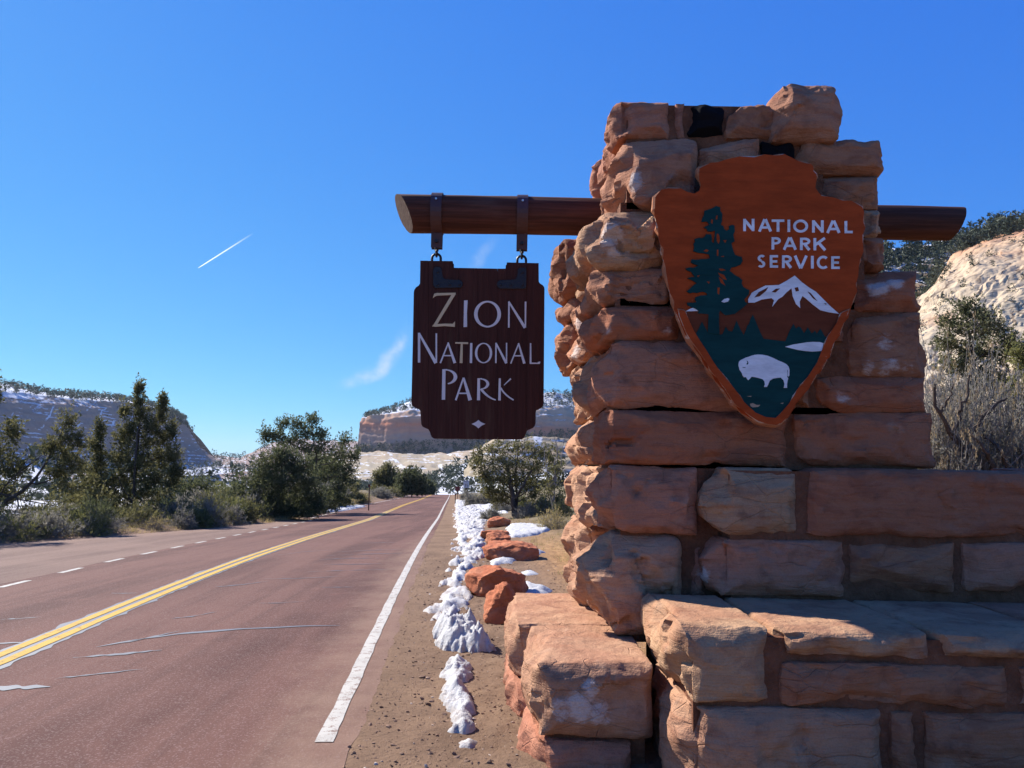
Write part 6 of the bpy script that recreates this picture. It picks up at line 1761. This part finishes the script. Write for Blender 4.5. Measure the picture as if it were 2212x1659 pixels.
# verge scrub
VS = 'sagebrush and low scrub'
def vs(px, py, wpx, hpx, leaf, seed, lb, **kw):
    g = gpt(px, py); k = g[1] / FPX
    kw.setdefault('leafL', 0.9 * max(0.035, 3.2 * k)); kw.setdefault('stem_r', max(0.004, 0.45 * k))
    shrub(kw.pop('name', 'shrub'), lb, g, wpx * k / 2, hpx * k, leaf, seed, **kw)
vs(66, 1153, 84, 40, M_YGREEN, 70, 'low yellow-green bush at the left pavement edge', name='ephedra_bush', stems=90, upright=1.0)
vs(150, 1148, 90, 34, M_STRAW, 71, 'tangle of dry branches and grass left of the tall juniper', stems=60, leaves=8)
vs(228, 1146, 90, 36, M_SAGE, 72, 'grey dead brush below the young juniper', stems=60, leaves=8)
vs(395, 1140, 60, 44, M_SAGE, 73, 'grey sage right of the tall pointed juniper', stems=60)
vs(445, 1134, 90, 62, M_SAGE, 74, 'pale grey sage between the tall and the broad juniper', stems=80)
vs(500, 1130, 60, 40, M_SAGE, 75, 'grey sage tucked under the broad juniper', stems=60)
vs(335, 1142, 70, 30, M_STRAW, 76, 'dry brush under the tall pointed juniper', stems=50, leaves=10)
vs(10, 1156, 80, 50, M_SAGE, 77, 'grey brush at the extreme left edge', stems=70, leaves=10)
vs(775, 1086, 60, 22, M_STRAW, 78, 'straw yellow scrub by the left verge post', stems=70)
vs(745, 1094, 50, 20, M_STRAW, 79, 'dull straw scrub under the open-crowned juniper', stems=60)
vs(820, 1076, 60, 22, M_SAGE, 80, 'grey brush behind the left verge post', stems=60)
vs(885, 1069, 70, 16, M_YGREEN, 83, 'olive scrub round the foot of the darker round juniper', stems=70)
vs(832, 1069, 70, 18, M_JUNIPER, 84, 'dark scrub round the foot of the left round juniper', stems=70)
vs(855, 1071, 60, 18, M_SAGE, 81, 'grey brush below the pair of round junipers', stems=60)
vs(700, 1102, 50, 24, M_SAGE, 82, 'low grey brush at the left verge', stems=60)
for i, (px, py, wp, hp, lf, lb) in enumerate([(1020, 1092, 44, 26, M_SAGE, 'grey sage behind the speed limit post'), (1050, 1088, 50, 34, M_SAGE, 'grey sage left of the ragged juniper trunk'), (1086, 1106, 60, 30, M_SAGE, 'pale sage in front of the ragged juniper'),
                                            (1140, 1118, 60, 34, M_SAGE, 'pale sage right of the ragged juniper trunk'), (1175, 1112, 60, 44, M_YGREEN, 'dark green scrub between juniper and pillar'), (1195, 1142, 76, 46, M_STRAW, 'rounded rabbitbrush beside the pillar edge'),
                                            (1060, 1120, 44, 20, M_SAGE, 'low sage by the farthest boulder'), (1215, 1115, 50, 40, M_YGREEN, 'scrub half hidden by the pillar'), (1130, 1098, 50, 30, M_YGREEN, 'low green scrub in the shade of the ragged juniper'), (1010, 1080, 30, 18, M_SAGE, 'low sage at the road edge near the signs')]):
    vs(px, py, wp, hp, lf, 90 + i, lb, stems=70)
ru = np.random.default_rng(404)
for i in range(64):
    D = ru.uniform(20.5, 40) if i < 46 else ru.uniform(40, 75)
    x = left_edge(D) - 0.55 - abs(ru.normal()) * 1.2 - (ru.uniform(0, 9) if i % 3 == 0 else 0)
    g = (float(x), float(D), 0.0)
    kk = i % 4
    sz = ru.uniform(0.5, 1.0) * (1 + D / 60)
    shrub('scrub', ['dark green scrub among the trees left of the road', 'dull yellow-green scrub among the trees left of the road', 'pale grey brush among the trees left of the road', 'dark green scrub among the trees left of the road'][kk], g, sz * 0.8, sz * 0.85,
          [M_JUNIPER, M_YGREEN, M_SAGE, M_JUNIPER_B][kk], 500 + i, 34, max(0.055, D / 300), 36, group='scrub under the trees left of the road', stem_r=max(0.006, D / 3600), base_spread=0.3)
for i in range(22):
    D = ru.uniform(12, 48)
    g = (float(ru.uniform(2.2, 6) + D * ru.uniform(0.0, 0.32)), float(D), 0.0)
    if g[0] < 6.8 and D < 13: continue
    sz = ru.uniform(0.5, 1.1) * (1 + D / 80)
    shrub('scrub', ['grey sage scattered over the slope behind the pillar', 'dark green scrub scattered over the slope behind the pillar'][i % 2], g, sz * 0.8, sz * 0.8, [M_SAGE, M_JUNIPER][i % 2], 800 + i, 30, max(0.055, D / 300), 32, group='scrub on the slope behind the pillar', stem_r=max(0.006, D / 3600), base_spread=0.3)
# grass tufts on the ochre ground
def grass(name, n, seed, label, sampler, L, mat):
    r = np.random.default_rng(seed)
    c = sampler(r, n)
    m = 14
    P = np.repeat(c, m, 0) + np.column_stack([r.normal(size=(n * m, 2)) * 0.05, np.zeros(n * m)])
    P[:, 2] = ground_z(P[:, 0], P[:, 1])
    D = np.column_stack([r.normal(size=(n * m, 2)) * 0.5, np.ones(n * m)]); D /= np.linalg.norm(D, axis=1)[:, None]
    Lr = L * r.uniform(0.4, 1.2, n * m)
    V, F = tris(P, D, Lr, np.full(n * m, L * 0.05), r)
    o = mesh_obj(name, V, F, mat, attrs={'tint': ('FACE', r.random(n * m))})
    return tag(o, label, 'grass', kind='stuff')
def gs(r, n):
    y = r.uniform(7, 24, n); x = xw(y) + r.uniform(1.9, 6.0, n) + 0.02 * y
    return np.column_stack([x, y, y * 0])
grass('dry_grass', 500, 5, 'sparse dry grass on the ochre ground by the pillar', gs, 0.11, M_STRAW)
def gs2(r, n):
    y = r.uniform(13, 60, n); x = left_edge(y) - 0.15 - np.abs(r.normal(size=n)) * 1.0
    return np.column_stack([x, y, y * 0])
grass('dry_grass', 900, 6, 'dry grass fringe along the left pavement edge', gs2, 0.22, M_STRAW)

# ------------------------------------------------------------------ small roadside furniture
M_POST = plain('rusty_post', (0.10, 0.055, 0.04), 0.8)
M_SIGNW = plain('white_sign_sheet', (0.66, 0.66, 0.66), 0.5, var=0.05)
M_SIGNK = plain('black_print', (0.015, 0.015, 0.015), 0.5)
M_SIGNB = plain('brown_sign_sheet', (0.16, 0.045, 0.035), 0.6)
def post(mb, p, h, r_=0.03): mb.tube([p, p + np.array([0, 0, h])], [r_, r_], 6)
def road_sign(label, px, ybase, ytop, D, w, h, mat, text, cat='road sign'):
    b = at(px, ybase, D); b[2] = ground_z(b[0:1], b[1:2])[0]
    zt = at(px, ytop, D)[2]
    e = empty('road_sign', label, cat, b)
    mb = MB(); post(mb, b + np.array([0, 0.03, -0.1]), zt - b[2] + 0.05, 0.035); mb.build('post', M_POST, e)
    x0, z1 = b[0] - w / 2, zt
    pl = slab('sign_plate', [(x0, z1 - h), (x0 + w, z1 - h), (x0 + w, z1), (x0, z1)], D - 0.03, D - 0.018, mat, e)
    def d35(x, z, ww, hh, ch, s):
        S = {'3': [((0, 1), (1, 1)), ((1, 1), (.45, .58)), ((.4, .55), (.9, .5)), ((.95, .5), (1, .12)), ((1, .05), (0, 0.05))], '5': [((1, 1), (0.05, 1)), ((0.1, 1), (0.05, .52)), ((0, .56), (.9, .56)), ((.95, .58), (1, .1)), ((1, .05), (0, .05))],
             'S': [((1, 1), (0, 1)), ((0, 1), (0, .5)), ((0, .5), (1, .5)), ((1, .5), (1, 0)), ((1, 0), (0, 0))], 'P': [((0, 0), (0, 1)), ((0, 1), (1, 1)), ((1, 1), (1, .5)), ((1, .5), (0, .5))], 'E': [((0, 0), (0, 1)), ((0, 1), (1, 1)), ((0, .5), (.8, .5)), ((0, 0), (1, 0))],
             'D': [((0, 0), (0, 1)), ((0, 1), (.7, 1)), ((.8, .95), (1, .6)), ((1, .6), (1, .3)), ((1, .3), (.7, 0)), ((.7, 0), (0, 0))], 'L': [((0, 0), (0, 1)), ((0, 0), (1, 0))], 'I': [((.5, 0), (.5, 1))], 'M': [((0, 0), (0, 1)), ((0, 1), (.5, .3)), ((.5, .3), (1, 1)), ((1, 1), (1, 0))], 'T': [((0, 1), (1, 1)), ((.5, 1), (.5, 0))]}[ch]
        vv_, ff_ = [], []
        for k, ((ax, az), (bx2, bz)) in enumerate(S):
            q = quad(x + ax * ww, z + az * hh, s, x + bx2 * ww, z + bz * hh, s)
            n0 = len(vv_); vv_ += [(X_, D - 0.033 - 0.0006 * k, Z_) for X_, Z_ in q]; ff_.append([n0, n0 + 1, n0 + 2, n0 + 3])
        mesh_obj('digit' if ch in '35' else 'letter', vv_, np.array(ff_), M_SIGNK, pl)
    if text:
        for i, ch in enumerate('SPEED'): d35(x0 + w * (.14 + .155 * i), z1 - h * .20, w * .10, h * .12, ch, w * .03)
        for i, ch in enumerate('LIMIT'): d35(x0 + w * (.14 + .155 * i), z1 - h * .40, w * .10, h * .12, ch, w * .03)
        d35(x0 + w * .17, z1 - h * .90, w * .26, h * .40, '3', w * .085); d35(x0 + w * .57, z1 - h * .90, w * .26, h * .40, '5', w * .085)
    return e
road_sign('small white speed limit sign reading 35 right of the road', 1006.5, 1076, 1038, 70.0, 0.50, 0.64, M_SIGNW, True)
road_sign('small brown sign on a post just left of the speed limit sign', 988, 1076, 1051, 78.0, 0.52, 0.42, M_SIGNB, False)
for px, y0, y1, D, lb, mat in [(983.5, 1066, 1080, 62, 'thin rusty marker post right of the road below the brown sign', M_POST), (797, 1046, 1078, 46, 'thin dark delineator post in the scrub left of the road', M_POST)]:
    b = at(px, y1, D); b[2] = ground_z(b[0:1], b[1:2])[0]
    e = empty('marker_post', lb, 'post', b)
    zt = at(px, y0, D)[2]
    mb = MB(); post(mb, b + np.array([0, 0, -0.1]), zt - b[2] + 0.1, 0.04); mb.build('post', mat, e)
    mb = MB(); mb.box((b[0] - 0.06, b[1] - 0.055, zt - 0.16), (b[0] + 0.06, b[1] - 0.045, zt - 0.02)); mb.build('reflector_plate', M_SIGNB, e)

# contrail high over the valley
def contrail():
    a, b = at(428, 579, 11000), at(548, 503, 11600)
    t = np.linspace(0, 1, 24)
    m, tt, bb = new_mat('ice_trail')
    g = tt.node('ShaderNodeTexCoord').outputs['Object']
    fade = attr(tt, 'fade')
    tr = tt.n.new('ShaderNodeBsdfTransparent')
    df = tt.node('ShaderNodeBsdfTranslucent', ins={'Color': (0.9, 0.9, 0.92, 1)})
    mx = tt.node('ShaderNodeMixShader', ins={0: fade})
    tt.l.new(tr.outputs[0], mx.inputs[1]); tt.l.new(df.outputs[0], mx.inputs[2])
    tt.l.new(mx.outputs[0], tt.n['Material Output'].inputs[0])
    mb = MB(); P = a + (b - a) * t[:, None]
    mb.tube(P, np.interp(t, [0, .03, .15, 1], [2, 6, 9, 13]), 8)
    V = np.concatenate(mb.v)
    o = mb.build('contrail', m)
    n = len(o.data.vertices)
    co = np.zeros(n * 3); o.data.vertices.foreach_get('co', co); co = co.reshape(-1, 3)
    q = ((co - a) @ (b - a)) / ((b - a) @ (b - a))
    at_ = o.data.attributes.new('fade', 'FLOAT', 'POINT')
    at_.data.foreach_set('value', np.interp(q, [0, .02, .5, .8, 1], [.42, .38, .24, .07, 0.0]).astype(np.float32))
    tag(o, 'short white contrail slanting in the left of the sky', 'contrail')
contrail()

# thin winter air that blues the far mesas
mb = MB(); mb.box((-4200, -110, -45), (4200, 5400, 140))
hm = bpy.data.materials.new('haze_air'); hm.use_nodes = True
ht = NT(hm.node_tree); ht.n.clear()
pv = ht.node('ShaderNodeVolumePrincipled', ins={'Color': (0.70, 0.80, 0.95, 1), 'Density': 0.00006, 'Anisotropy': 0.2})
ho = ht.n.new('ShaderNodeOutputMaterial'); ht.l.new(pv.outputs[0], ho.inputs['Volume'])
hz = mb.build('haze', hm)
tag(hz, 'thin bluish air over the valley', 'haze', kind='stuff')
